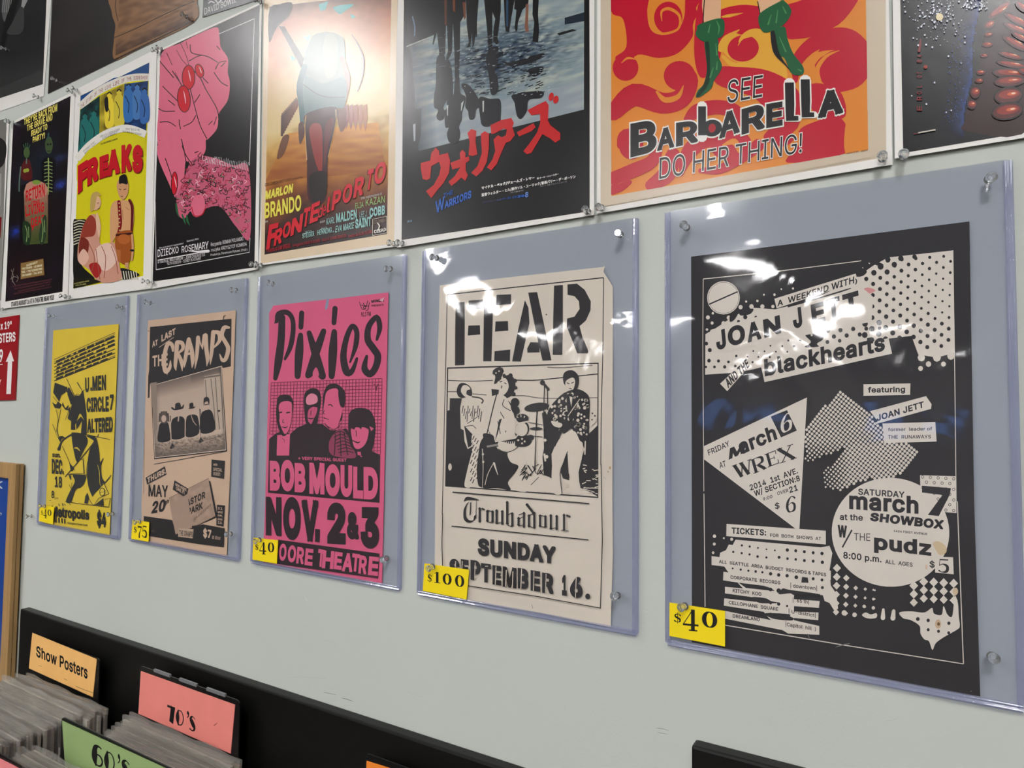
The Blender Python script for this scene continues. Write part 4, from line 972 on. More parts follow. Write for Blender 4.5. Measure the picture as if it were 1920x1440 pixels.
# --- yellow
def g1(A):
    K = (42,42,36); Y = (236,206,62); view('I')
    # slanting banded lettering: rows of dark bars crossed by small blocks
    for k in range(7):
        y0 = 548+k*31; y1 = 300+k*37
        A.line('200,%d 748,%d' % (y0+6 if k else y0, y1+4), 9 if k else 5, K, smooth=False, caps=False)
    A.line('200,568 748,318', 4, K, smooth=False, caps=False); A.line('200,742 748,512', 5, K, smooth=False, caps=False)
    rn = random.Random(12)
    for k in range(6):
        y0 = 562+k*31; y1 = 322+k*36; x = 210+rn.uniform(0, 14)
        while x < 690:
            w = rn.choice((26, 36, 50, 64, 80)); t0 = (x-200)/548; t1 = min(1, (x+w-200)/548)
            A.poly([(x, y0+(y1-y0)*t0+3), (x+w, y0+(y1-y0)*t1+3), (x+w, y0+(y1-y0)*t1+26), (x, y0+(y1-y0)*t0+26)], K)
            x += w+rn.choice((8, 12, 16, 24))
    # angular abstract figure
    A.poly('205,755 300,790 305,840 262,870 245,930 190,845', K); A.poly('300,795 315,790 320,850 305,830', K); A.poly('320,810 332,795 388,895 382,930 350,955 318,860', K)
    A.line('312,722 390,890 352,985 395,930', 5, K, smooth=False); A.line('408,755 435,800 452,835 430,870', '9 7 4 3', K); A.line('470,820 440,860', 5, K)
    A.poly('385,880 430,870 458,830 480,960 490,1060 480,1110 440,1040 420,1050 385,1135 350,1100 322,1075 345,1000', K, True); A.line('385,875 405,858 430,866', 4, K)
    A.poly('180,930 215,955 235,925 268,955 250,990 205,985', K); A.poly('275,930 300,985 330,955 320,1000 345,970 340,1010 300,1000 270,960', K)
    A.lines(['215,1000 235,1080 225,1180 245,1250', '262,990 240,1090 218,1200', '185,1130 220,1220 260,1300', '330,1010 300,1090', '190,880 250,960'], 4, K)
    A.poly('330,1010 352,1000 385,1130 390,1180 350,1180 352,1110', K); A.poly('395,1110 440,1060 480,1110 470,1220 440,1210 450,1100 400,1180', K)
    A.poly('440,1180 490,1060 492,1230 460,1225', K)
    A.text('U', 478,842, 512,838, 130, K, bold=.05); A.text('.MEN', 525,832, 664,822, 130, K, bold=.05, h1=138); A.text('CIRCLE', 490,1022, 690,1016, 128, K, bold=.05, h1=138); A.text('7', 700,1004, 734,1000, 140, K, bold=.05)
    A.text('ALTERED', 496,1208, 726,1200, 124, K, bold=.06, h1=138)
    view('J')
    A.line('362,152 450,160 560,182 702,212', '10 8 6 4', K); A.line('240,300 262,240 300,200 350,170', '26 14 12 16', K); A.poly('235,195 270,180 300,200 270,205 255,230', K, True)
    A.poly('362,150 470,165 500,230 470,300 430,380 400,410 372,300 358,200', K, True); A.line('380,290 405,288 432,315', '4 14 4', Y); A.line('600,165 540,260 450,370 300,545', '6 8 8 8', K, smooth=False); A.line('580,190 500,300', 6, Y)
    A.poly('490,180 570,190 600,300 610,430 600,520 640,600 560,700 540,720 500,600 500,420 520,300 560,230', K, True); A.line('640,380 610,460 620,560 650,600', '6 20 24 20', K); A.line('658,600 710,535', 8, K)
    A.line('590,440 605,500 610,600 625,640', '4 5 4 4', Y); A.line('500,410 490,520 520,640 540,700', 4, K); A.line('270,270 330,400 350,460 388,490', 4, K); A.poly('335,420 380,470 360,500 345,480', K)
    A.line('460,380 470,520', 5, K); A.line('320,525 500,530', 5, K); A.line('415,380 460,395 466,515 345,520', 4, K, smooth=False)
    A.poly('370,530 480,535 470,600 440,640 390,665 350,775 305,770 340,680 385,590', K, True); A.poly('330,530 350,535 350,580 338,560', K); A.line('335,620 352,650 360,600', 4, K)
    A.poly('470,785 480,720 500,690 512,740 500,790', K); A.poly('565,800 640,740 645,810', K); A.oval(632,684,26,38,K); A.oval(632,684,20,31,Y); A.line('610,690 655,680', 4, K)
    A.line('490,700 540,790 575,800', 4, K); A.line('540,720 600,640 650,610 690,700 600,740 560,800', 4, K, smooth=False); A.line('655,750 705,740 690,815 650,815', 4, K, smooth=False)
    A.line('300,770 430,790 560,805 690,822', 5, K)
    A.text('sun.', 182,370, 258,374, 44, K, bold=.03); A.text('DEC.', 178,518, 284,528, 132, K, bold=.045); A.text('18', 205,640, 268,646, 98, K, bold=.03); A.text('8', 175,738, 200,740, 66, K, bold=.02); A.text('pm', 205,748, 236,750, 22, K)
    A.line('160,760 172,760', 4, K); A.lines(['240,790 244,812', '272,785 276,810', '290,788 300,805', '330,780 345,800'], 7, (110,104,60))
    A.text('Metropolis', 176,905, 512,935, 98, K, bold=.05, h1=84)
    A.lines(['195,880 200,905', '178,870 215,872'], 6, K); A.text('Washington in Pioneer Square', 318,972, 500,992, 20, K, bold=.02); A.lines(['200,900 202,955', '214,905 216,960', '240,915 242,962', '268,920 270,965', '292,925 294,968'], 9, K)
    A.text('$4', 584,990, 664,1004, 134, K, bold=.06)
gig(pxv('I', '192,285 780,228 705,1375 690,2130 120,2020 150,1300')[:2]+pxv('J', '735,300 697,1075 118,970 150,250'), 'weathered yellow concert poster with a black angular figure', (240,208,58), g1)

# --- buff poster with a group photo
def g2(A):
    K = (40,36,34); BF = (214,184,156); view('I')
    A.poly('1062,255 1796,180 1790,610 1716,625 1708,600 1062,770 1058,890 1042,895 1046,700 1054,640', K)
    A.text('AT', 1082,438, 1132,414, 50, BF, bold=.05); A.text('LAST', 1165,390, 1292,318, 62, BF, bold=.05, h1=56); A.line('1145,438 1275,348', 5, BF)
    A.text('THE', 1084,612, 1222,602, 96, BF, bold=.035, h1=112)
    for w_, c_, s_ in ((0, BF, None),):
        # dripping letters
        A.line('1268,470 1262,420 1232,400 1208,440 1192,520 1190,600 1205,655 1240,620 1246,560', '18 34 36 36 38 38 40 30 10', c_); A.line('1215,640 1216,684', '30 4', c_)
        A.line('1305,400 1298,500 1290,600 1296,645', '40 36 30 6', c_); A.line('1305,392 1350,400 1358,450 1318,490', '34 36 30 16', c_); A.line('1318,500 1345,570 1352,650', '26 34 5', c_)
        A.line('1412,370 1390,480 1375,570 1370,620', '40 36 28 5', c_); A.line('1412,362 1438,470 1446,560 1440,622', '30 38 34 5', c_); A.line('1392,500 1440,490', 22, c_)
        A.line('1495,350 1488,450 1480,540 1466,630', '36 34 26 5', c_); A.line('1495,345 1530,440 1550,330', '28 26 28', c_, smooth=False); A.line('1562,330 1568,440 1580,540 1572,606', '40 38 34 5', c_)
        A.line('1632,300 1622,420 1612,520 1604,592', '38 36 28 5', c_); A.line('1630,300 1682,310 1686,380 1636,440', '32 38 32 14', c_)
        A.line('1772,260 1730,262 1708,330 1740,390 1766,450 1744,540 1712,552 1690,500', '22 38 38 36 38 36 30 8', c_)
    # tilted photograph: hall with a doorway, four dark figures behind posts
    A.poly('1068,770 1706,594 1756,1372 1100,1446', (30,28,26)); 
    def ph(u, v):
        c = ramp([(0,(120,104,92)),(.2,(196,172,150)),(.75,(214,190,166)),(.79,(206,184,160)),(.86,(190,166,144)),(1,(120,106,94))], v)
        c = mixc(c, (90,80,72), max(0, .55-u*5)); c = mixc(c, (60,54,50), max(0, (u-.96)*12)+max(0, .12-v)*3*(u > .55))
        if v > .8: c = mixc(c, (90,78,68), max(0, .25+nz(u*40, v*70)*1.2))
        return c
    A.poly('1076,780 1704,604 1746,1364 1104,1434', (226,204,180))
    A.grad([(1080,784),(1700,612),(1742,1358),(1108,1428)], 60, 60, ph)
    A.poly('1545,700 1690,672 1720,1175 1640,1185 1560,900', (196,176,154)); A.line('1545,712 1620,700 1690,690', 16, (120,106,94)); A.lines(['1560,730 1580,1000 1590,1180', '1610,720 1640,1000 1650,1180', '1650,712 1670,1000 1688,1176', '1700,690 1722,1170'], 6, (90,80,70)); A.oval(1682,1010,12,9,K)
    A.poly('1065,760 1120,750 1130,1180 1100,1190', (150,132,116))
    D = (38,34,34); FL = (206,178,156)
    A.poly('1135,1286 1140,1170 1150,1130 1180,1110 1225,1120 1240,1200 1242,1276', D, True); A.oval(1188,1068,46,56,(96,82,72)); A.oval(1186,1080,22,32,FL); A.lines(['1150,1030 1145,1110', '1225,1030 1232,1110', '1165,1015 1160,1060', '1210,1012 1215,1060'], 9, (60,52,48))
    A.poly('1252,1258 1255,1110 1290,1068 1345,1060 1376,1100 1376,1240', D, True); A.oval(1314,1012,25,42,FL); A.poly('1252,985 1262,975 1285,990 1292,945 1330,938 1345,975 1365,950 1362,985 1320,1000 1280,1005', D, True); A.line('1320,1060 1316,1100', 12, FL)
    A.poly('1386,1240 1388,1090 1410,1050 1470,1045 1496,1080 1500,1215', D, True); A.oval(1438,1002,21,34,FL); A.poly('1402,990 1416,985 1418,945 1448,938 1455,972 1472,968 1460,985 1430,992', D, True); A.line('1432,1045 1450,1100 1480,1140', '4 8 4', FL)
    A.poly('1518,1206 1520,1050 1548,1010 1600,1000 1632,1050 1642,1185', D, True); A.oval(1570,960,24,44,FL); A.poly('1545,965 1546,900 1575,884 1596,905 1594,960 1580,925 1556,935', D, True); A.line('1556,956 1584,950', 8, D)
    A.line('1244,1056 1250,1180 1258,1330', '8 6 6', (60,54,50)); A.line('1246,1110 1252,1300', 9, FL); A.poly('1238,1345 1262,1300 1290,1335 1250,1355', D); A.line('1262,1336 1400,1322 1480,1326', '5 4 2', (120,104,92))
    A.line('1512,996 1514,1120 1518,1270', '10 6 6', K); A.line('1510,1180 1514,1250', 9, FL); A.poly('1500,1290 1518,1245 1548,1280 1510,1300', D); A.line('1520,1280 1650,1250 1720,1210', '6 5 2', (110,96,84)); A.line('1380,1080 1378,1240', '10 8', FL)
    view('J')
    A.line('1098,434 1755,316', 5, K, caps=False); A.line('1010,140 1004,700', 3, (120,100,84), caps=False); A.line('1800,120 1782,540 1760,1000', 3, (150,126,106), caps=False)
    A.poly('1022,556 1196,452 1210,525 1036,618', K); A.text('THURS.', 1038,606, 1206,516, 50, BF, bold=.05, slant=.0)
    A.text('MAY', 1048,724, 1222,732, 108, K, bold=.025); A.text('20', 1072,880, 1190,856, 110, K, bold=.05, slant=.16); A.text('th', 1192,806, 1226,784, 44, K, bold=.02, slant=.2)
    A.poly('1616,390 1736,404 1728,566 1612,546', K); A.text('with', 1632,446, 1668,450, 22, BF, bold=.02); A.text('SPECIAL', 1632,492, 1712,502, 28, BF, bold=.02); A.text('GUEST', 1632,532, 1696,540, 28, BF, bold=.02)
    A.grad([(1232,740),(1590,560),(1650,905),(1290,1065)], 20, 20, lambda u, v: mixc((190,160,136), (170,142,120), .5+nz(u*9, v*9))); A.line('1232,740 1590,560', 3, K, caps=False)
    A.poly('1590,580 1606,590 1670,910 1430,1010 1400,1030 1650,900', K); A.poly('1282,578 1408,655 1388,740 1266,662', K); A.text('one night', 1290,625, 1390,680, 30, BF, bold=.03); A.text('ONLY!', 1296,664, 1372,706, 30, BF, bold=.03)
    A.text('ASTOR', 1390,820, 1558,738, 62, K, bold=.05); A.text('PARK', 1402,896, 1536,834, 62, K, bold=.05); A.text('5th and Lenora', 1455,950, 1608,808, 30, K, bold=.0, slant=.1)
    A.poly('1005,900 1262,936 1300,1066 1290,1100 1052,1070 1004,1000', K); A.poly('1005,900 1110,915 1250,935 1290,1068 1310,1010 1540,975 1734,1010 1726,1182 1480,1150 1050,1080', K)
    A.grad([(1240,800),(1400,700),(1440,1005),(1292,1066)], 6, 6, lambda u, v: (178,150,128))
    A.poly('1320,1012 1454,1018 1446,1102 1314,1086', (196,168,142)); A.text('THE CRAMPS', 1326,1076, 1446,1090, 50, (90,78,68), bold=.05)
    A.text('$7', 1540,1090, 1614,1102, 76, BF, bold=.05); A.text('at door', 1620,1104, 1698,1116, 34, BF, bold=.0); A.text('ave.', 1072,1040, 1105,1044, 18, (120,100,84))
    A.poly('1664,798 1736,806 1722,996 1658,984', K)
    for s, y in (('21',840), ('and',872), ('over,',902), ('photo',936), ('I.D.',968)): A.text(s, 1672, y, 1714, y+6, 22, BF, bold=.03)
    view('I'); A.line('1722,170 1730,155 1745,150', 5, K); A.line('1718,210 1722,160', 4, K); A.line('1046,290 1054,292', 6, (90,70,60))
gig(pxv('I', '1044,196 1834,104')+pxv('J', '1752,1264 995,1130 985,800 1010,200'), 'buff brown concert poster with a tilted group photo', (216,184,154), g2)

# --- pink
def g3(A):
    K = (46,32,36); PK = (226,98,134); view('K')
    # brushy script lettering
    A.line('330,640 345,570 420,555 470,610 478,720 455,860 405,975', '30 44 46 42 44 44 26', K); A.line('378,600 370,800 345,1000 318,1150', '60 66 70 40', K); A.line('312,655 330,620', '8 30', K)
    A.line('555,560 548,690', '46 44', K); A.line('545,760 532,920 518,1130', '46 76 54', K)
    A.line('622,740 680,930 742,1130', '46 70 66', K); A.line('752,725 690,900 612,1120', '50 70 54', K); A.poly('600,1090 625,1040 700,1000 750,1060 762,1120 740,1160 700,1130 680,1090 650,1130 610,1150 588,1130', K, True); A.poly('655,1100 685,1050 710,1110 690,1160 665,1160', PK, True)
    A.line('855,520 845,650', '48 44', K); A.line('848,730 835,920 825,1130', '50 78 54', K)
    A.line('990,1005 1040,860 1050,730 1010,680 960,780 930,950 960,1090 1010,1080 1052,970', '16 44 46 44 48 58 66 46 24', K)
    A.line('1232,800 1258,690 1230,600 1160,680 1150,800 1200,880 1240,950 1220,1050 1170,1110 1120,1060 1140,950', '24 46 46 52 60 64 62 60 60 56 26', K)
    A.lines(['1075,460 1095,520 1120,530', '1110,470 1130,510 1150,450', '1090,490 1160,500', '1165,465 1150,530 1130,540'], 6, K); A.oval(1122,512,14,16,K); A.oval(1122,512,7,9,PK)
    A.text('MONQUI', 1182,470, 1296,458, 26, K, bold=.06); A.text('PRESENTS', 1184,505, 1292,496, 17, K, bold=.02); A.text('90.3 FM', 1090,596, 1176,588, 40, K, bold=.03)
    A.line('790,440 780,500 772,528', '22 26 12', (150,152,172)); A.poly('1250,445 1300,418 1285,460', (228,180,186))
    # grid behind four heads
    view('L')
    GR = (120,40,70)
    xs = [280+i*23.5 for i in range(43)]
    def TX(u): return 280+(1278-280)*u
    A.lines([[(TX(i/34), 228-36*(i/34)), (TX(i/34)-14, 700+170*(i/34))] for i in range(35)], 5, GR, smooth=False)
    A.lines([[(280-8*(k/22), 228+k*29), (1278-12*(k/22), 190+k*31)] for k in range(23)], 5, GR, smooth=False)
    A.text('Y', 1205,300, 1250,298, 60, (130,50,80), bold=.04)
    # first head
    A.poly('262,735 330,680 400,660 450,690 520,630 620,590 740,600 820,660 960,640 1030,800 1090,900 1180,840 1262,880 1255,1310 252,1218', K)
    A.poly('335,700 450,690 442,884 330,884', PK); A.line('380,730 398,745 400,765', 4, K)
    A.poly('330,420 345,355 400,335 455,350 480,410 470,520 455,620 415,700 375,700 345,620 325,520', K, True); A.poly('352,430 400,395 460,405 468,470 462,560 440,650 405,690 375,640 352,560', PK, True)
    A.lines(['345,500 380,492', '415,500 450,494'], 12, K); A.line('388,560 384,585 398,588', 6, K); A.line('375,625 410,632 430,622', '5 10 4', K); A.poly('340,430 356,520 352,600 366,660 345,640 328,540', K, True)
    # second
    A.poly('575,400 585,320 640,280 700,290 728,350 725,440 705,530 690,600 600,600 580,500', K, True); A.poly('598,360 640,325 690,345 696,400 650,425 600,420', (234,140,160), True); A.poly('620,470 690,440 690,500 660,560 640,600 610,560', (206,84,120), True)
    A.lines(['600,450 640,440', '665,438 700,444'], 14, K); A.line('608,545 640,552 665,546', '4 12 4', K); A.line('640,480 636,520', 6, K)
    # third, larger
    A.poly('745,400 760,300 800,245 870,240 930,290 945,370 920,460 915,560 820,640 760,580', K, True); A.poly('760,400 775,320 820,285 880,290 900,400 925,450 900,560 860,640 800,625 755,570 750,480', PK, True)
    A.line('795,430 815,425 832,440', 9, K); A.line('760,480 748,500 762,510', 6, K); A.line('755,545 800,560', '10 4', K); A.poly('885,300 940,300 940,440 900,430', K, True); A.line('815,650 870,640 905,600', 5, K)
    A.poly('835,700 900,640 960,690 1010,800 1035,905 830,880 800,780', (150,60,88), True)
    for k in range(7): A.line([(840+k*8,690+k*28),(900+k*10,664+k*30),(955+k*11,690+k*28)], 8, K)
    A.lines(['860,690 850,880', '900,660 910,890', '935,670 970,880'], 9, K)
    # fourth, long dark hair
    A.poly('975,560 1000,480 1080,455 1170,480 1215,580 1215,700 1190,830 1130,900 1030,840 985,760', K, True); A.poly('1000,640 1060,630 1150,640 1150,720 1120,790 1070,825 1030,810 1010,740', PK, True)
    A.poly('985,560 1180,560 1160,650 1100,620 1090,650 1050,610 1030,650 1000,640', K); A.line('1015,750 1060,768 1080,758', '8 12 4', K); A.line('1045,660 1048,710', 7, K); A.poly('1055,850 1085,850 1090,880 1060,880', PK); A.poly('1165,620 1205,640 1180,665', PK)
    A.text('+ VERY SPECIAL GUEST', 524,920, 958,940, 28, PK, bold=.04)
    for ch, x0,x1,y0,h in (('B',268,362,1198,268),('O',366,488,1200,278),('B',492,590,1212,262),('M',624,760,1228,280),('O',768,900,1245,282),('U',905,1010,1250,282),('L',1018,1108,1268,285),('D',1112,1242,1276,290)):
        A.text(ch, x0, y0, x1, y0+7, h, PK, bold=.07, h1=h+2)
    view('M')
    for ch, x0,x1,y0,h in (('N',232,372,834,348),('O',388,545,868,378),('V',552,706,882,366),('.',676,716,894,120),('2',784,950,908,368),('&',962,1070,864,240),('3',1084,1252,945,368)):
        if ch == '.': A.poly([(676,775),(718,780),(714,898),(674,892)], K); continue
        A.text(ch, x0, y0, x1, y0+9, h, K, bold=.075, h1=h+4)
    A.poly('340,872 1256,998 1242,1222 240,1078', K)
    for ch, x0,x1,y0,h in (('M',240,335,1040,150),('O',346,412,1056,150),('O',425,498,1070,150),('R',505,570,1086,150),('E',580,650,1100,150),('T',694,752,1112,156),('H',735,838,1128,160),('E',842,912,1136,156),('A',915,1010,1155,164),('T',1000,1068,1155,160),('R',1064,1135,1176,164),('E',1150,1240,1190,168)):
        A.text(ch, x0, y0, x1, y0+10, h, PK, bold=.05, h1=h, slant=.08)
    A.text('TICKETS AT ALL OUTLETS', 1070,1188, 1232,1212, 12, (150,80,100))
gig(pxv('K', '300,495 1336,375')+pxv('M', '1278,1268 205,1080 225,600')+pxv('K', '258,1100 262,560'), 'bright pink concert poster with four heads on a grid', (228,98,134), g3)

# --- cream poster with stencil letters
def g4(A):
    K = (44,41,40); CR = (224,212,192); view('N')
    A.line('245,678 1468,545', 9, K, smooth=False, caps=False); A.line('1468,545 1462,1127 1450,1600 1446,2010', 7, K, smooth=False, caps=False); A.line('245,678 205,2400', 6, K, smooth=False, caps=False)
    for s in ('310,740 380,735 382,900 380,1230 305,1232 306,980', '412,725 525,715 530,785 410,798', '410,920 500,918 502,990 405,998', '532,705 603,710 600,900 590,1200 526,1200', '630,680 745,675 745,752 628,762', '622,888 720,885 722,960 618,968', '615,1120 738,1108 735,1200 612,1198',
              '852,722 880,780 888,900 820,1202 752,1200 800,950', '878,662 948,658 1000,900 1060,1192 990,1195 945,1000 905,800', '870,1100 895,1050 965,1052 968,1130 872,1132', '1080,608 1150,602 1150,900 1145,1150 1070,1150 1074,850',
              ):
        A.poly(s, K)
    A.poly('1185,598 1260,592 1320,640 1368,730 1366,800 1330,880 1280,925 1300,1000 1350,1120 1345,1138 1262,1138 1220,1030 1180,930 1182,865 1240,850 1280,790 1275,730 1240,690 1186,680', K, False)
    A.oval(1020,834,5,6,K)
    # framed high-contrast band picture with plain made-up players
    view('O')
    A.line('248,126 1425,88 1422,1138 232,1048', 9, K, closed=True, smooth=False)
    A.line('250,222 430,228 600,222', 6, K); A.line('700,215 900,222 1100,205 1420,172', 8, K); A.line('1030,120 1150,122 1380,105', 5, K); A.line('245,310 330,312', 5, K); A.line('445,328 550,336', 5, K); A.line('700,345 850,342 1000,362 1418,358', 5, K)
    A.poly('265,362 360,362 345,440 350,600 430,640 480,700 500,780 470,900 420,1000 400,1060 232,1044 240,460 262,455', K)
    A.poly('370,560 445,640 440,740 405,760 380,700', CR); A.poly('376,575 438,640 430,735 408,748', K); A.oval(266,900,14,28,CR)
    A.poly('480,700 520,640 600,660 640,760 720,790 740,860 800,890 780,940 720,1020 740,1080 640,1066 520,1062 480,1000', K, True)
    A.poly('985,480 1010,460 1060,560 1120,600 1100,700 1060,800 1070,1000 1000,960 990,820 1010,700', K); A.poly('1290,700 1420,575 1420,1130 1350,1090 1280,1060 1270,900 1320,760', K); A.poly('1140,860 1185,790 1195,950 1240,1000 1215,1010 1150,990 1130,930', K)
    # left player
    A.poly('318,300 340,250 385,245 430,280 438,340 400,350 360,360 330,345', K, True); A.poly('352,310 365,265 400,262 425,290 400,300 395,330 420,345 385,350', CR, True)
    A.poly('365,380 420,345 520,360 540,440 500,520 460,600 380,580 352,500', CR, True); A.poly('445,600 500,540 540,640 500,720 470,940 440,1050 380,1050 400,930 440,760', CR, True)
    A.lines(['%d,%d %d,%d' % (370+k*13, 420+(k % 3)*22, 360+k*13, 480+(k % 4)*22) for k in range(12)], 6, K); A.lines(['%d,%d %d,%d' % (440+(k % 4)*16, 640+k*17, 425+(k % 4)*16, 670+k*17) for k in range(22)], 7, K); A.line('440,350 500,360 525,380 515,400', 10, K)
    A.lines(['400,560 450,530 490,500', '380,585 440,575 470,600'], 5, K)
    # middle player with a bass
    A.oval(715,270,62,92,K,12); A.dots([(655,215,16),(690,185,14),(740,185,18),(775,225,16),(780,280,14),(765,330,16)], K); A.poly('650,230 700,205 725,260 712,310 670,345 650,310', CR, True); A.lines(['655,235 675,228', '690,240 708,250', '672,262 668,285'], 7, K)
    A.poly('560,380 640,330 700,350 750,420 775,520 770,650 700,690 640,690 560,660 525,560', CR, True); A.lines(['690,370 680,420 740,460', '660,470 690,520', '700,630 705,615', '640,540 660,640', '560,600 580,640'], 6, K); A.poly('650,530 672,520 640,640 618,700', K)
    A.poly('720,380 770,440 790,480 775,520 755,450', K, True); A.poly('718,790 790,760 860,800 860,880 845,1000 870,1090 760,1080 740,1040 790,960 800,890 740,860', CR, True)
    A.poly('600,150 640,120 680,130 676,180 640,230 612,250 620,190', K, True); A.dots([(610,165,12),(626,140,12),(655,128,12),(676,150,12)], K); A.dots([(626,165,6),(650,150,6)], CR)
    A.line('640,300 600,450 560,620 520,760', '9 9 9 9', K); A.line('650,310 610,460 570,630', 4, CR); A.poly('590,290 650,295 645,330 595,345', K)
    A.poly('525,640 600,650 610,700 570,740 545,720', K, True); A.line('570,735 700,710 800,690 900,670', '40 34 34 46', K); A.poly('800,655 880,655 905,700 860,740 770,730', K, True); A.lines(['%d,700 %d,735' % (x, x+4) for x in range(690, 780, 16)], 6, CR); A.line('560,740 640,725', 16, (150,144,134)); A.poly('650,700 720,715 765,740 740,775 680,770 645,740', CR, True); A.line('645,760 700,785 760,770 800,740', 6, K)
    A.dots([(800,690,8),(830,680,8),(850,700,8),(830,715,8)], CR); A.poly('770,630 790,645 782,660', K)
    # drums and stands
    A.oval(775,395,34,36,K); A.poly('745,420 800,430 810,470 780,490 750,460', K, True); A.oval(945,432,98,34,K,-8); A.oval(832,520,48,36,K); A.oval(835,600,52,60,K); A.oval(828,605,46,54,CR); A.line('790,560 870,545', 12, CR); A.lines(['790,505 800,515', '820,490 822,510', '850,500 846,515'], 7, CR)
    A.line('948,460 940,600 935,780 930,920', 10, K); A.line('942,600 938,900', 4, CR); A.oval(940,600,50,12,K); A.lines(['880,550 990,570', '880,655 990,665'], 5, K)
    A.oval(990,240,20,20,K); A.line('1000,250 1035,290', 20, K); A.line('1005,270 1000,480 1005,800 1010,1100', '8 7 7 9', K); A.line('1028,280 1030,450', 8, K); A.dots([(1010,690,12),(1022,820,14)], CR); A.line('1005,800 1012,850', 14, CR)
    A.line('520,760 525,900 520,1060', '8 6 5', (200,190,172)); A.dots([(524,800,9),(526,860,9)], CR); A.line('600,880 560,960 540,1040', 5, CR); A.line('610,870 640,960', '16 4', CR)
    rn = random.Random(7); A.lines([[(x, y), (x+rn.uniform(-50, 50), y+rn.uniform(20, 70))] for x, y in [(rn.uniform(840, 1060), rn.uniform(870, 1010)) for _ in range(46)]], 6, K); A.poly('860,1010 940,960 1060,990 1070,1080 1010,1100 850,1080', CR, True); A.line('900,1040 960,980', 5, K)
    A.lines([[(x, y), (x+rn.uniform(10, 50), y+rn.uniform(-14, 14))] for x, y in [(rn.uniform(1290, 1410), rn.uniform(880, 1110)) for _ in range(26)]], 7, CR); A.lines([[(x, y), (x+rn.uniform(20, 60), y+rn.uniform(-10, 20))] for x, y in [(rn.uniform(1140, 1220), rn.uniform(990, 1100)) for _ in range(18)]], 6, CR)
    # right player
    A.poly('1150,190 1175,150 1230,145 1272,190 1270,260 1240,300 1165,260', K, True); A.poly('1172,230 1225,200 1245,230 1232,290 1200,320 1175,290', CR, True); A.lines(['1178,240 1200,250', '1215,245 1235,235', '1198,285 1218,288'], 7, K)
    A.poly('1050,430 1120,350 1180,310 1260,290 1330,320 1360,380 1355,560 1350,680 1300,720 1255,700 1220,600 1160,640 1120,600 1040,560 1025,500', K, True)
    fl = [(x, y) for x, y in [(rn.uniform(1040, 1350), rn.uniform(330, 700)) for _ in range(150)] if inside(x, y, [(1060,430),(1120,360),(1180,320),(1300,330),(1345,390),(1340,680),(1280,690),(1230,560),(1150,560),(1045,540)])]
    A.dots([(x, y, rn.uniform(6, 14)) for x, y in fl], CR, n=6)
    A.poly('1185,330 1230,350 1240,470 1215,560 1190,500 1180,400', K, True); A.poly('1200,345 1225,355 1215,430', CR)
    A.line('1290,360 1200,480 1130,620 1090,720', '16 14 26 40', K); A.line('1280,370 1190,500', 6, CR); A.poly('1160,640 1240,620 1280,690 1305,720 1300,820 1270,960 1285,1050 1290,1110 1215,1105 1200,960 1185,790 1150,870 1120,960 1140,1105 1070,1095 1062,940 1080,780 1110,700', CR, True)
    A.poly('1060,540 1140,560 1130,590 1080,580', CR, True); A.line('1185,780 1160,850 1130,950 1142,1105', 6, K); A.line('1325,700 1322,800', 10, CR); A.poly('1365,460 1418,445 1415,540 1360,590', CR); A.dots([(1380,480,7),(1400,500,7),(1378,530,6)], K)
    A.line('285,1096 1355,1186', 9, K, smooth=False, caps=False); A.line('278,1362 1350,1470', 8, K, smooth=False, caps=False)
    # broad-nib blackletter
    view('Q')
    def nib(s, w=26, ang=40):
        p = smooth_line(pts(s), False, 5) if s.count(' ') > 1 else pts(s); k = VIEW[2]; dx, dy = math.cos(math.radians(ang))*w/2/k, math.sin(math.radians(ang))*w/2/k
        V = []; Fc = []
        for x, y in p: V += [(x-dx, y-dy*-1), (x+dx, y-dy)]
        A.add(V, [[2*i, 2*i+1, 2*i+3, 2*i+2] for i in range(len(p)-1)], K)
    A.line('418,292 440,270 480,272 530,280', '4 24 20 6', K); nib('450,300 425,350 425,420 455,450 495,440 505,400', 26); nib('470,300 465,400', 12); A.line('515,285 510,420', 4, K)
    def letters(x, y, pat):
        for q in pat:
            a, b, c, d, w = q; A.line([(x+a, y+b), (x+c, y+d)], w, K, caps=False)
            A.poly([(x+a-w*.75, y+b), (x+a, y+b-w*.8), (x+a+w*.75, y+b), (x+a, y+b+w*.8)], K); A.poly([(x+c-w*.75, y+d), (x+c, y+d-w*.8), (x+c+w*.75, y+d), (x+c, y+d+w*.8)], K)
    S = 17
    letters(540,350,[(0,0,0,98,S),(22,0,34,6,12)])                      # r
    letters(600,360,[(0,10,0,84,S),(40,14,40,88,S)]); A.lines(['602,362 640,374', '602,452 640,462'], 7, K)   # o
    letters(672,366,[(0,0,0,94,S),(44,6,44,100,S)]); A.line('676,466 716,452', 6, K)   # u
    letters(755,330,[(0,-30,0,134,S),(40,60,40,150,S)]); A.lines(['757,400 795,380', '757,478 795,492'], 6, K); A.line('792,380 795,400', S, K, caps=False)  # b
    letters(840,385,[(4,40,4,90,S),(46,0,46,104,S)]); A.lines(['845,400 884,384', '846,430 886,410', '846,486 884,476'], 6, K) # a
    letters(925,345,[(0,60,0,140,S),(42,40,42,152,S)]); A.line('910,318 950,370 967,400', '22 18 16', K); A.lines(['926,402 966,386', '928,488 966,500'], 6, K)   # d
    letters(1012,396,[(0,10,0,88,S),(42,16,42,94,S)]); A.lines(['1013,400 1052,412', '1013,488 1052,496'], 7, K)
    letters(1096,404,[(0,0,0,100,S),(46,6,46,104,S)]); A.line('1100,510 1140,496', 6, K)
    letters(1200,400,[(0,0,0,112,S),(24,4,44,12,13)]); A.line('1180,520 1235,525', 6, K)
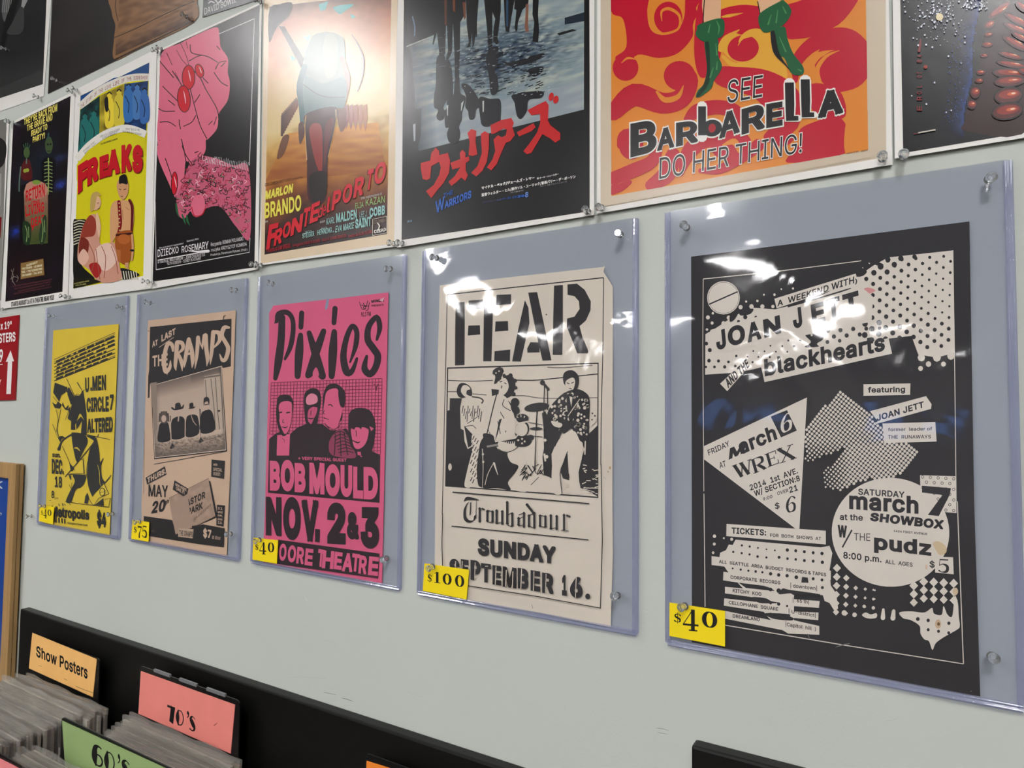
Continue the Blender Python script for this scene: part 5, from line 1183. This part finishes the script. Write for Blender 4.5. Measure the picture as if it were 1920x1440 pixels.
    A.text('SUNDAY', 524,712, 1134,782, 134, K, bold=.07, h1=136)
    # stencilled second line: cut bridges through heavy letters
    W_ = [('S',300,382,888,150),('E',392,452,895,152),('P',468,546,905,156),('T',550,628,922,148),('E',640,708,942,152),('M',720,828,960,160),('B',838,922,972,160),('E',938,1014,990,160),('R',1028,1118,1008,160),('1',1184,1222,1028,162),('6',1246,1346,1040,165)]
    for ch, x0, x1, y, h in W_: A.text(ch, x0, y, x1, y+(x1-x0)*.14, h, K, bold=.07)
    for s in ('352,760 346,880', '404,760 398,890', '505,770 500,900', '582,800 606,800', '668,800 662,945', '748,830 744,960', '800,840 796,968', '868,820 862,975', '965,840 960,995', '1060,860 1055,1010', '1296,868 1290,1045', '440,830 456,832', '700,872 712,874'):
        A.line(s, 6, CR, caps=False)
    A.oval(1385,1036,19,22,K)
    A.line('250,390 244,620 250,820', 6, K, smooth=False, caps=False)
    A.line('440,952 1000,1038 1485,1128 1500,600 1490,0', 7, K, smooth=False, caps=False)
    A.line('948,1100 955,1130', 3, (120,110,100)); A.oval(1560,30,8,12,(190,160,120)); A.oval(1545,60,5,8,(186,160,126)); A.line('1510,100 1530,120', 3, (190,170,140))
gig(pxv('N', '186,605 700,545 1460,462 1480,452 1466,500 1540,612')+pxv('Q', '1578,300 1582,700 1565,1278 1000,1165 440,1070 186,1010 192,300')+pxv('N', '172,1100'), 'tall cream concert poster with black stencil title and a band picture', (226,214,194), g4)

# --- big black poster
def g5(A):
    K = (40,37,37); CR = (226,216,200)
    view('T')
    A.line('98,285 540,240 1130,166 1700,104', 5, CR, smooth=False, caps=False); A.line('98,285 95,700 102,1650', 4, CR, smooth=False, caps=False); A.line('1703,100 1715,900 1724,1720', 5, CR, smooth=False, caps=False)
    tri_top = [(1090,270),(1190,200),(1280,150),(1700,105),(1712,760),(1600,790),(1480,770),(1440,660),(1300,690),(1000,740),(600,850),(480,850),(400,870),(260,890),(110,900),(112,640),(180,600),(300,520),(420,470),(560,480),(800,420)]
    A.poly(tri_top, CR)
    A.dots([(1155,182,16),(1112,222,17),(338,466,14),(408,462,15),(478,462,14),(128,532,13),(262,534,14),(155,568,10),(228,570,14),(160,505,8),(374,430,7),(446,426,8),(488,386,6),(556,386,8),(546,462,11),(675,346,7),(600,350,5),(122,610,8)], CR)
    A.dots([(x, y, r) for x, y, r in ((1495,860,16),(1546,832,18),(1642,832,16),(1500,790,24),(1600,790,26),(1690,780,24))], CR)
    dk = []
    for k in range(9):
        for j in range(18):
            x = 1150+k*90+(45 if j % 2 else 0)-j*1; y = 140+j*36-(x-1150)*.075+(j % 2)*0
            if 1090 < x < 1700 and 105 < y < 770:
                if x < 1210 and y < 230: continue
                r = 16-6.5*min(1, (x-1150)/480)+(3 if y > 560 else 0)-(2 if 250 < y < 500 else 0)
                if inside(x, y, tri_top): dk.append((x, y, max(7, r)))
    A.dots(dk, K)
    for s in ('1090,270 1130,262 1150,235 1120,210 1180,205 1160,180 1240,205 1255,190 1210,165 1280,150 1140,150 1060,240', ): A.poly(s, K, True)
    A.dots([(1285,160,18),(1368,152,18),(1456,142,15),(1326,192,18),(1238,205,20),(1195,245,18),(1280,240,17)], K)
    A.poly('755,640 865,620 870,670 830,700 838,720 750,722 790,690', K, True); A.oval(795,645,7,8,CR)
    A.dots([(140,742,13),(196,812,10),(260,818,9),(310,780,8),(135,810,12),(236,850,11),(170,850,9),(304,845,9),(382,784,6),(452,786,6),(526,786,8),(415,820,7),(492,750,6),(565,752,6),(638,752,6),(530,714,6),(606,716,6),(682,716,8),(722,680,8),(645,680,7),(420,748,6),(368,530,14),(325,558,10),(436,530,9),(900,618,14),(980,614,14),(1062,606,14),(1146,604,13),(1232,600,12),(938,655,14),(1020,648,14),(1104,642,14),(896,690,13),(975,682,12),(118,700,12),(115,850,8)], K)
    A.poly('270,520 300,500 330,490 300,545 270,560', K, True); A.poly('330,496 360,484 420,476 400,510 340,520', K, True)
    A.oval(228,406,108,110,K); A.oval(228,406,105,107,CR); A.oval(228,406,99,101,K); A.oval(228,406,97,99,CR); A.line('135,448 320,366', 9, K, smooth=False, caps=False)
    A.poly('555,412 1078,250 1092,300 570,474', CR); A.line('645,462 800,420 980,366 1045,345', '10 8 10 6', K); A.text('A  WEEKEND WITH', 574,462, 1068,312, 38, K, bold=.03, h1=44); A.line('1078,285 1084,300 1078,318', 7, K)
    A.poly('1120,370 1150,340 1205,358 1160,380', (222,150,146), True)
    A.poly('145,612 1120,340 1190,400 1180,560 190,760 130,690', CR)
    def run(txt, x0, y0, x1, y1, h, b, h1=None, **k): A.text(txt, x0, y0, x1, y1, h, K, bold=b, h1=h1, **k)
    for ch, x0,y0,x1,y1,h in (('J',186,745,248,726,122),('O',262,722,372,692,122),('A',384,695,474,668,120),('N',492,664,600,632,116),('J',680,606,738,590,128),('E',800,580,884,556,128),('T',898,556,986,530,138),('T',1004,530,1108,500,142)):
        A.text(ch, x0, y0, x1, y1, h, K, bold=.055, upx=-.1)
    A.poly('470,850 1290,665 1312,765 492,948', CR); A.poly('1290,668 1440,650 1450,700 1312,765', K)
    run('blackhearts', 494,912, 1268,745, 110, .045, 112, upx=-.06)
    A.poly('206,958 372,806 398,840 252,1006', CR); run('AND THE', 258,988, 398,846, 52, .05, 52, upx=-.45)
    A.poly('1128,962 1430,956 1428,1030 1128,1036', CR); run('featuring', 1156,1016, 1396,1012, 36, .04)
    A.poly('1170,1135 1530,1038 1566,1090 1562,1120 1180,1225 1220,1200', CR); run('JOAN JETT', 1214,1200, 1518,1110, 40, .04, upx=-.1)
    A.poly('1250,1214 1590,1204 1598,1330 1262,1340', CR); run('former  leader of', 1286,1264, 1570,1258, 22, .02); run('THE  RUNAWAYS', 1286,1312, 1562,1310, 23, .02)
    view('U')
    A.poly('103,468 765,155 716,1000 690,998 103,552', CR)
    run('FRIDAY', 134,528, 270,466, 34, .02, upx=-.3); run('AT', 206,612, 246,598, 38, .02, upx=-.2)
    for ch, x0,y0,x1,y1,h in (('M',262,556,362,510,74),):
        A.text(ch, x0, y0, x1, y1, h, K, bold=.05, upx=.1)
    run('arch', 340,524, 576,422, 92, .045, upx=-.3)
    A.poly('532,278 636,236 700,368 598,412', K); A.glyph(SG['6'], 592,392, 672,360, 118, CR)
    for ch, x0,y0,x1,y1,h in (('W',306,682,432,636,88),('R',420,648,510,610,88),('E',512,606,590,576,84),('X',594,580,700,545,92)):
        A.glyph(SG[ch], x0, y0, x1, y1, h, K, slant=-.28)
    run('2014  1st  AVE.', 402,754, 708,642, 36, .03, upx=-.25); run('W/ SECTION:8', 430,792, 722,690, 36, .03, upx=-.25); run('9:00', 484,820, 544,800, 20, .02, upx=-.2); run('OVER', 576,784, 646,762, 22, .02, upx=-.2); run('21', 654,770, 708,752, 38, .03, upx=-.2)
    run('$', 560,874, 590,866, 36, .02, upx=-.1); A.glyph(SG['6'], 626,898, 696,888, 104, K)
    # two bands of fine checker dots
    def checker(poly_, ang, st, r, edge):
        L = []; c, s_ = math.cos(math.radians(ang)), math.sin(math.radians(ang))
        xs_ = [p[0] for p in poly_]; ys_ = [p[1] for p in poly_]
        for i in range(-60, 60):
            for j in range(-60, 60):
                x = 1050+(i*c-j*s_)*st; y = 450+(i*s_+j*c)*st
                if min(xs_) <= x <= max(xs_) and min(ys_) <= y <= max(ys_) and inside(x, y, poly_): L.append((x, y, r*(1.0+edge(x, y))))
        A.dots(L, CR, n=6)
    checker([(975,112),(1165,240),(1200,320),(1262,350),(1262,430),(1420,460),(1370,540),(1080,455),(800,560),(752,570),(752,345)], 38, 21.5, 9.6, lambda x, y: -.35*max(0, min(1, (y-430+(x-750)*-.12)/150)))
    checker([(1000,490),(1080,455),(1420,445),(1500,500),(1330,680),(1150,680),(980,750),(880,730),(870,640)], 38, 21.5, 10.2, lambda x, y: -.45*max(0, min(1, (1040-x)/180)))
    # round panel
    A.oval(1302,1022,378,350,CR,4,n=60)
    A.poly('1492,655 1722,662 1726,898 1496,880', CR); L = []
    for j in range(7):
        for i in range(5):
            x = 1508+i*50+(25 if j % 2 else 0); y = 666+j*34+i*3
            if x < 1720 and y < 892 and (x > 1640 or y < 740 or x > 1560 and y < 820): L.append((x, y, 10))
    A.dots(L, K); A.dots([(x, y, 6.5) for x, y, r in L], CR)
    A.poly('1505,722 1690,738 1684,778 1612,918 1542,910 1636,782 1504,766', K)
    run('SATURDAY', 1094,780, 1392,800, 40, .03); run('march', 1036,872, 1482,904, 112, .045, upx=0)
    run('at the', 976,942, 1124,948, 40, .03); run('SHOWBOX', 1168,948, 1640,1004, 54, .065, 60, slant=.12); run('1424 FIRST AVENUE', 1322,1020, 1538,1040, 14, .03)
    run('W', 962,1052, 1022,1058, 78, .07); A.line('1052,1010 994,1116', 10, K, smooth=False); run('THE', 1066,1074, 1172,1078, 48, .0); run('pudz', 1196,1130, 1564,1174, 96, .052)
    run('8:00 p.m.', 998,1190, 1244,1216, 44, .03, 40); run('ALL  AGES', 1268,1222, 1444,1244, 26, .02)
    A.poly('1590,1180 1704,1182 1708,1292 1588,1280', CR); run('$', 1552,1246, 1586,1250, 40, .02); A.glyph(SG['5'], 1606,1278, 1680,1282, 86, K)
    A.poly('1575,1090 1610,1080 1655,1110 1660,1150 1620,1168 1590,1130', (214,190,150), True); A.oval(1532,1245,6,16,(220,190,160))
    A.poly('248,968 886,1012 886,1100 246,1046', CR); run('TICKETS:', 280,1030, 502,1044, 40, .04); run('FOR  BOTH  SHOWS  AT', 528,1050, 856,1074, 21, .03)
    # ragged dotted field
    view('V')
    fld = [(415,200),(640,220),(860,240),(905,232),(920,270),(905,360),(912,440),(940,480),(950,560),(930,570),(905,530),(880,520),(870,488),(800,482),(720,490),(720,620),(760,630),(850,650),(852,696),(690,690),(640,660),(580,600),(520,520),(440,440),(370,360),(330,300),(335,268),(365,255),(380,225),(400,228)]
    A.poly(fld, CR)
    A.dots([(305,182,9),(304,223,8),(298,268,7),(354,192,5),(395,198,8)], CR)
    for q in ('290,286 912,362 912,410 290,332', '352,368 900,420 870,490 350,412', '360,446 560,464 560,508 360,480', '712,510 854,520 850,556 712,546', '356,506 660,540 650,590 354,544', '690,574 848,580 846,620 690,606', '362,572 700,640 852,652 852,696 680,676 360,612'):
        A.poly(q, CR)
    A.poly('430,424 560,440 600,452 620,468 560,462 470,452', K); A.poly('660,455 700,462 860,486 730,490 700,480 640,484', K, True); A.poly('500,500 570,505 600,520 640,530 540,530', K, True); A.poly('570,584 690,588 700,600 720,612 700,622 610,612', K, True)
    A.dots([(448,230,6),(489,236,6),(532,243,5),(576,250,4),(620,256,5),(685,254,9),(729,258,8),(774,263,8),(820,268,8),(866,272,9),(403,264,6),(447,270,6),(488,277,6),(530,288,7),(576,293,6),(642,292,8),(686,299,7),(729,303,7),(774,309,8),(820,312,8),(868,318,9),(400,350,5),(442,356,6),(482,362,6),(520,366,7),(555,370,6),(598,378,9),(640,384,9),(684,388,9),(732,396,10),(820,404,8),(866,410,8),(470,442,7),(510,447,7),(554,454,7),(598,460,10),(868,450,8),(640,466,12),(556,526,6),(598,530,8),(640,536,9),(684,546,6),(598,590,9),(640,596,8),(685,602,9)], K)
    A.poly('762,394 792,398 796,425 758,424', K)
    run('ALL  SEATTLE  AREA  BUDGET  RECORDS & TAPES', 328,322, 888,392, 17, .03, 18); run('CORPORATE  RECORDS', 388,404, 648,434, 18, .03); run('| downtown|', 702,448, 840,464, 19, .02); run('KITCHY  KOO', 400,474, 550,494, 19, .03); run('|  65 th|', 714,524, 798,534, 18, .02)
    run('CELLOPHANE  SQUARE', 380,536, 638,572, 18, .03); run('| U-district|', 692,582, 832,604, 18, .02); run('DREAMLAND', 400,606, 542,626, 18, .03); run('|Capitol  hill  )', 676,650, 834,676, 19, .02)
    # right halftone diamonds
    LD = []
    for j in range(7):
        for i in range(5):
            x = 945+i*50-j*1; y = 302+j*46+i*6
            r = (22-i*3.4-j*.9)
            if r > 3 and not inside(x, y, [(960,150),(1500,260),(1490,390),(1200,450),(1060,420)]): LD.append((x, y, r))
    for j in range(3):
        for i in range(5): LD.append((1345+i*52+(j*26 % 30)*0, 440+j*44-(0 if i < 1 else 24)+i*3, 23-j*1))
    A.dots([q for q in LD if not ((q[0]-1222)/312)**2+((q[1]-206)/246)**2 < 1], CR, n=4, sq=0)
    A.dots([(1134,462,5),(1134,510,7),(982,582,14),(1036,592,12),(1086,548,9),(1134,556,9)], CR)
    A.poly('1075,592 1095,580 1120,590 1150,584 1150,606 1120,612 1090,606', CR, True); A.line('1186,565 1184,608', '14 24', CR); A.line('1240,572 1236,610', '18 26', CR)
    A.poly('1270,580 1330,574 1400,580 1440,556 1450,585 1490,592 1500,546 1520,590 1545,600 1555,520 1560,490 1575,530 1580,600 1585,650 1570,670 1500,710 1460,740 1442,775 1424,730 1400,720 1380,690 1375,650 1330,620 1290,610', CR, True)
    A.dots([(1366,614,10),(1420,621,9),(1474,627,9),(1528,636,9),(1420,670,8),(1474,678,8),(1527,686,8)], K); A.oval(1472,640,16,24,(206,176,140)); A.oval(1474,640,7,9,(110,80,50)); A.oval(1562,470,14,20,(214,190,156))
    A.line('255,60 258,540 360,640 980,750 1604,850', 5, CR, smooth=False, caps=False) if False else A.line('360,646 980,750 1604,848', 5, CR, smooth=False, caps=False); A.line('250,-40 256,550', 4, CR, smooth=False, caps=False); A.line('1572,0 1604,848', 5, CR, smooth=False, caps=False)
    A.line('940,760 970,750 1010,742', '3 6 3', (130,126,120)); A.lines(['790,690 800,712', '1640,990 1646,992'], 3, (130,126,120))
gig(pxv('S', '183,560 1635,376')+pxv('V', '1660,0 1692,1018 187,735 187,0'), 'large black concert poster with cream cut-out lettering and halftone dots', (40,37,37), g5)

# ------------------------------------------------------------------ wooden frame, red sign
OAK = mat('oak', (176,140,92), 0.5, 0.35, var=0.28, vscale=6, stretch=(14, 14, 0.8), bump=0.3, bscale=8, bdist=.0005)
t = empty('picture_frame', (-2.02, 0, .87), 'light oak box frame with a blue panel, hanging at the left end of the wall', 'frame')
xr = -1.838; zt = P(26, 870, -.0214).z; zb = .80; xl = xr-.5; fw = .036
for nm, q in (('frame_side', (xr-fw, xr, zb, zt)), ('frame_side', (xl, xl+fw, zb, zt)), ('frame_rail', (xl+fw, xr-fw, zt-fw, zt)), ('frame_rail', (xl+fw, xr-fw, zb, zb+fw))):
    box(nm, q[0], q[1], -.0214, -.004, q[2], q[3], OAK, t, bev=.0012)
box('groove', xr-.0002, xr+.0004, -.0135, -.0122, zb+.002, zt-.002, mat('oak_groove', (110,80,48), .7), t)
box('backing', xl+fw, xr-fw, -.014, -.004, zb+fw, zt-fw, mat('blue_panel', (28,70,150), 0.35, 0.5, var=.06, vscale=30), t)
A = Art(-.0145); view('W')
A.text('K', -80, 408, 38, 415, 100, (215,220,225), bold=.02); A.line('8,752 18,762 12,785', '14 10 5', (215,220,225))
A.make('lettering', mat('panel_print', vcol=True, rough=.4), t)

RED = mat('red_sign_face', (158,22,30), 0.25, 0.55, var=.08, vscale=20)
ring = [P(x, y, -.0035) for x, y in [(-60,605),(35,590.5),(27.5,750),(-60,752)]]
t = empty('hanging_sign', (ring[0].x/2+ring[1].x/2, -.0035, ring[3].z), 'red sign with white lettering and an upward arrow', 'sign')
slab('panel', ring, .003, RED, t)
A = Art(-.0036); WH = (238,232,228); view('a')
A.text('11" x 19"', -160, 640, 232, 598, 150, WH, bold=.03); A.text('POSTERS', -165, 905, 308, 852, 185, WH, bold=.035, h1=190)
A.text('$9', -110, 1275, 58, 1262, 250, WH, bold=.03); A.line('-120,1330 52,1312', 14, WH, caps=False)
view('b'); A.poly('212,180 280,400 244,398 216,1052 126,1052 158,405 116,410', WH)
A.text('ONLY', -200, 880, 22, 868, 105, WH, bold=.02)
A.make('lettering', mat('sign_print', vcol=True, rough=.4), t)

# ------------------------------------------------------------------ record bins under the wall
BLK = mat('black_laminate', (17,16,15), 0.42, 0.35, var=.2, vscale=8)
BLK2 = mat('black_plastic', (22,22,22), 0.3, 0.5, var=.1, vscale=50)
zB = .990
bx0 = P(38, 1139, -.02).x; bx1 = -.33
t = empty('record_bin', ((bx0+bx1)/2, -.3, 0), 'long black record bin with a tall back board, below the posters', 'record bin')
vs, fs = boxgeo(bx0, bx1, -.02, -.0005, .55, zB, .003)
mesh('back_board', vs, fs, BLK, t)
box('bottom_panel', bx0, bx1, -.62, -.02, .55, .57, BLK, t); box('front_panel', bx0, bx1, -.64, -.62, .40, .74, BLK, t)
for x in (bx0, -1.300, -.943, bx1-.012): box('partition', x, x+.012, -.62, -.02, .57, .72, BLK, t)
for x in (bx0+.05, -1.1, bx1-.09): box('leg', x, x+.05, -.60, -.05, 0, .55, BLK, t)
bx2 = P(1296, 1398, -.02).x; zB2 = P(1296, 1398, -.02).z
t = empty('record_bin', (bx2+.5, -.3, 0), 'black record bin with a higher back board, at the bottom right', 'record bin')
vs, fs = boxgeo(bx2, bx2+1.4, -.02, -.0005, .55, zB2, .003); mesh('back_board', vs, fs, BLK, t)
box('bottom_panel', bx2, bx2+1.4, -.62, -.02, .55, .57, BLK, t); box('front_panel', bx2, bx2+1.4, -.64, -.62, .40, .74, BLK, t)
for x in (bx2+.02, bx2+1.3): box('leg', x, x+.05, -.60, -.05, 0, .55, BLK, t)

# divider cards
INKB = (18,17,16)
def holder(nm, ring_px, y, col, label, black=None, below=.20, m=None):
    """coloured card on a black plastic divider, parallel to the wall"""
    ring = [P(a, b, y) for a, b in ring_px]
    x0 = min(p.x for p in ring); x1 = max(p.x for p in ring); zlo = min(p.z for p in ring); zhi = max(p.z for p in ring)
    t = empty(nm, ((x0+x1)/2, y, zlo-below), label, 'divider card')
    l, r, tp = black
    rr = .008; X0_, X1_, Z1_ = x0-l, x1+r, zhi+tp; o = []
    for cx, cz, a0 in ((X1_-rr, Z1_-rr, 0), (X0_+rr, Z1_-rr, 90)):
        for k in range(4): a = math.radians(a0+k*30); o.append((cx+math.cos(a)*rr, y+.0012, cz+math.sin(a)*rr))
    o += [(X0_, y+.0012, zlo-below), (X1_, y+.0012, zlo-below)]
    slab('divider_plate', o, .0022, BLK2, t)
    slab('card', ring, .0008, m or mat('card_'+nm+str(len(label)), col, .5, .3, var=.06, vscale=18), t)
    return t, x0, x1, Z1_
t, *_ = holder('divider_card', pxv('X', '272,300 815,522 782,842 243,598'), -.045, (243,190,116), 'orange divider card reading Show Posters', (-.004, .008, -.004))
A = Art(-.0452); view('X'); A.text('Show Posters', 305, 498, 738, 690, 92, INKB, bold=.03, h1=108)
A.line('325,575 350,583', 4, (190,150,80)); A.line('540,685 566,700', 5, (180,140,80)); A.line('640,750 700,775 782,805', 4, (130,100,60))
A.make('lettering', PAPER, t)
t, x0, x1, zt = holder('divider_card', pxv('Y', '192,175 722,365 697,640 178,415'), -.05, (238,140,130), "salmon pink divider card reading 70's", (.003, .010, .008))
A = Art(-.0502); view('Y')
A.glyph(FG['7'], 340, 458, 385, 475, 95, INKB); A.glyph(FG['0'], 388, 478, 436, 490, 92, INKB); A.glyph(FG["'"], 446, 440, 468, 446, 42, INKB); A.glyph(FG['s'], 464, 508, 502, 520, 86, INKB)
A.line('603,482 612,475 620,468', 3, (120,50,40)); A.make('lettering', PAPER, t)
for k in range(3):
    a = x0+.045+k*.078; box('tab', a, a+.05, -.051, -.0475, zt-.001, zt+.004, mat('clear_tab', (120,120,122), .2, .6), t)
t, *_ = holder('divider_card', pxv('X', '522,1040 1480,1480 1490,1700 560,1600'), -.18, (148,172,114), "green divider card reading 60's", (.004, .006, .002), below=.1)
A = Art(-.1802); view('X')
A.glyph(FG['6'], 772, 1405, 872, 1450, 178, INKB); A.glyph(FG['0'], 876, 1455, 972, 1495, 175, INKB); A.glyph(FG["'"], 984, 1400, 1020, 1418, 85, INKB); A.glyph(FG['s'], 1020, 1520, 1100, 1555, 165, INKB)
A.make('lettering', PAPER, t)
t, *_ = holder('divider_card', [(-170,1335),(34,1440),(30,1510),(-170,1400)], -.27, (238,140,142), 'pink divider card cut off in the bottom left corner', (.003, .006, .004), below=.1)
t, *_ = holder('divider_card', pxv('Y', '1462,680 2000,850 2000,1100 1455,900'), -.05, (240,138,50), 'orange divider card cut off at the bottom edge, right of the pink one', (.004, .006, .003), below=.1)

# records in plastic outer sleeves, standing in the bin
def record_mats():
    o = []
    for i, c in enumerate(((150,140,128),(172,165,152),(120,108,96),(96,88,80),(188,182,170),(140,124,104),(70,64,60),(205,200,192))):
        o.append(mat('record_jacket_%s' % 'abcdefgh'[i], c, .35, .5, var=.22, vscale=25, stretch=(1, 1, 6)))
    return o
RMATS = record_mats()
POLY = clear_film('record_bag_plastic', (.93, .93, .92), .12, gain=1.5, haze=.14, wave=.0006, wscale=30, hcol=(.82,.79,.73))
rnd = random.Random(4)
JC = ('greyish beige', 'pale beige', 'dull brown', 'dark brown', 'cream', 'tan', 'nearly black', 'whitish')
def record(x0, y, ztop, th, m, label, group, bag=True, w=.315, lean=0.0):
    t = empty('record', (x0+w/2, y, ztop-.315), label, 'record', group)
    box('jacket', x0, x0+w, y-th/2, y+th/2, ztop-.315, ztop, m, t)
    if bag:
        h = rnd.uniform(.003, .012); a, b, c, d = x0-.001, x0+w+.0015, y-th/2-.0004, y+th/2+.0004
        n = 10; vs = []; fs = []
        ph = rnd.uniform(0, 9)
        for i in range(n+1):
            x = a+(b-a)*i/n; zz = ztop+h+.0022*math.sin(i*1.7+ph)+rnd.uniform(-.001, .001)
            vs += [(x, c, ztop-.315), (x, c, zz), (x, d, zz-.001), (x, d, ztop-.315)]
        for i in range(n):
            q = 4*i
            for k in (0, 1, 2): fs.append([q+k, q+k+1, q+k+5, q+k+4])
        fs += [[0, 3, 2, 1], [4*n, 4*n+1, 4*n+2, 4*n+3]]
        mesh('plastic_bag', vs, fs, POLY, t, smooth=False)
    t.rotation_euler = (lean, 0, 0)
    return t
y = -.062; i = 0
GA = 'bagged records in the left bin column'
while y > -.262:
    th = rnd.choice((.0025, .0030, .0035, .0045)); y -= th+.0013
    if -.276 < y < -.262: continue
    x1 = -1.318+(0 if y > -.10 else -.018)+rnd.uniform(-.007, .004)
    zt = .884-(0 if y > -.1 else .004)+rnd.uniform(-.007, .004)-max(0, (-y-.2))*.1
    q = rnd.choice((0, 0, 1, 1, 2, 3, 4, 5, 6, 7)); record(x1-.315, y, zt, th, RMATS[q], 'bagged record with a %s jacket in the tight left column below the orange card' % JC[q], GA)
    i += 1
y = -.056
GB = "records between the salmon card and the green card"
for k, (dy, x, z, m, lab) in enumerate(((.0, -1.256, .881, 5, 'frayed brown record jacket directly in front of the salmon pink card'), (.006, -1.268, .879, 1, None), (.008, -1.27, .872, 0, None), (.014, -1.277, .866, 1, None), (.02, -1.279, .862, 0, 'record in a crinkled cloudy bag behind the green card'))):
    record(x, -.058-dy, z, .004, RMATS[m], lab or 'record in a crinkled bag between the salmon card and the green card', None if lab else GB)
y = -.084
while y > -.168:
    y -= rnd.uniform(.004, .006)
    record(-1.272+rnd.uniform(-.004, .004), y, .858+rnd.uniform(-.006, .004), .0035, RMATS[rnd.choice((0, 1, 2, 5))], 'record in a crinkled bag between the salmon card and the green card', GB)
y = -.19
while y > -.235:
    y -= rnd.uniform(.005, .007)
    record(-1.30+rnd.uniform(-.006, .006), y, .868+rnd.uniform(-.006, .004), .0035, RMATS[rnd.choice((0, 1, 2, 4))], 'bagged record just in front of the green card', 'records in front of the green card')
y = -.06
while y > -.12:
    y -= rnd.uniform(.004, .006)
    record(-.93+rnd.uniform(-.004, .004), y, .868+rnd.uniform(-.004, .004), .0035, RMATS[rnd.choice((0, 1, 2))], 'record in the bin column right of the salmon pink card', 'records in the right bin column')

# ------------------------------------------------------------------ price tags and pins
YEL = mat('price_tag_card', (250,222,30), 0.45, 0.35, var=.02, vscale=30)
TP = mat('tag_print', vcol=True, rough=.5)
def ptag(ring_px, label, digits, lines=()):
    y = -.0068
    ring = [P(a, b, y) for a, b in ring_px]
    t = empty('price_tag', ((ring[0].x+ring[1].x)/2, y, ring[2].z), label, 'price tag')
    slab('card', ring, .0004, YEL, t)
    A = Art(y)
    for ch, x0, y0, x1, y1, h in digits: A.glyph(SG[ch], x0, y0, x1, y1, h, INKB)
    A.make('numerals', TP, t)
    return t
ptag(pxv('W', '548,650 750,665 730,910 540,865'), 'yellow price tag reading $40 on the yellow concert poster', [('$',565,780,598,786,70),('4',600,818,650,828,125),('0',655,792,716,798,92)])
ptag(pxv('J', '905,935 1055,955 1048,1132 893,1105'), 'small yellow price tag reading $75 on the buff group photo poster', [('$',915,1050,945,1056,60),('7',950,1085,988,1092,98),('5',990,1090,1036,1098,105)])
ptag(pxv('M', '120,855 343,878 331,1090 112,1052'), 'yellow price tag reading $40 on the bright pink concert poster', [('$',135,966,168,970,56),('4',172,1002,236,1008,108),('0',246,985,312,992,92)])
ptag(pxv('Q', '108,778 458,828 436,1060 95,992'), 'yellow price tag reading $100 on the cream stencil-letter poster', [('$',130,922,168,928,66),('1',180,928,236,935,86),('0',246,940,325,952,90),('0',342,958,424,970,96)])
ptag(pxv('V', '70,528 360,572 360,758 70,702'), 'largest yellow price tag, reading $40 on the black concert poster', [('$',92,632,134,638,54),('4',140,672,222,680,112),('0',234,655,325,668,88)])
ups = [(9,90,'upper'),(103,150,'upper'),(69,180,'upper'),(348,30,'upper')]
pin(9,90,-.002,'clear push pin on the black and white poster in the top left corner')
pin(103,150,-.002,'clear push pin in the lower left corner of the dark leather jacket poster')
pin(69,181,-.002,'clear push pin at the lower right corner of the top left poster')
pin(348,30,-.002,'clear push pin on the brown leather jacket')
MP = [(293,95,'left clear push pin of the pair above the pink hand poster'),(301,91,'right clear push pin of the pair above the pink hand poster'),
 (133,172,'left clear push pin of the pair above the yellow sideshow poster'),(142,169,'right clear push pin of the pair above the yellow sideshow poster'),
 (16,229,'left clear push pin of the pair above the graveyard horror poster'),(23,229,'right clear push pin of the pair above the graveyard horror poster'),
 (487,3,'clear push pin at the top right corner of the pink hand poster')]
for x, y, l in MP: pin(x, y, -.0015, l)
for x, y, l in [(3,579,'clear push pin below the left edge of the graveyard horror poster'),(120,557,'left clear push pin under the gap between the graveyard and the sideshow posters'),(128,557,'right clear push pin under the gap between the graveyard and the sideshow posters'),
 (275,528,'left clear push pin under the gap between the sideshow and the pink hand posters'),(285,529,'right clear push pin under the gap between the sideshow and the pink hand posters'),
 (477,498,'left clear push pin under the gap between the pink hand and the orange drama posters'),(487,497,'right clear push pin under the gap between the pink hand and the orange drama posters'),
 (736,456,'left clear push pin under the gap between the orange drama and the street gang posters'),(753,455,'right clear push pin under the gap between the orange drama and the street gang posters'),
 (1101,397,'left clear push pin under the gap between the street gang and the red swirl posters'),(1127,388,'right clear push pin under the gap between the street gang and the red swirl posters'),
 (1655,296,'clear push pin at the lower right corner of the red swirl poster'),(1694,289,'clear push pin at the lower left corner of the starry poster')]:
    pin(x, y, -.0045, l)
nm = {1: 'sleeve of the yellow concert poster', 2: 'sleeve of the buff group photo poster', 3: 'sleeve of the bright pink poster', 4: 'sleeve of the cream stencil-letter poster', 5: 'sleeve of the large black poster'}
for s, L in {1: [(99,593,'top left'),(227,577,'top right'),(82,950,'bottom left'),(210,963,'bottom right')], 2: [(280,568,'top left'),(440,543,'top right'),(260,978,'bottom left'),(431,1002,'bottom right')],
    3: [(509,532,'top left'),(731,503,'top right'),(485,1012,'bottom left'),(723,1047,'bottom right')], 4: [(818,483,'top left'),(1161,439,'top right'),(809,1062,'bottom left'),(1157,1118,'bottom right')],
    5: [(1287,427,'top left'),(1853,334,'top right'),(1284,1138,'bottom left'),(1859,1233,'bottom right')]}.items():
    for x, y, c in L: pin(x, y, -.0052, 'clear push pin at the %s of the %s' % (c, nm[s]))
pin(57,968,0.0,'lone clear push pin in the bare wall beside the wooden frame')
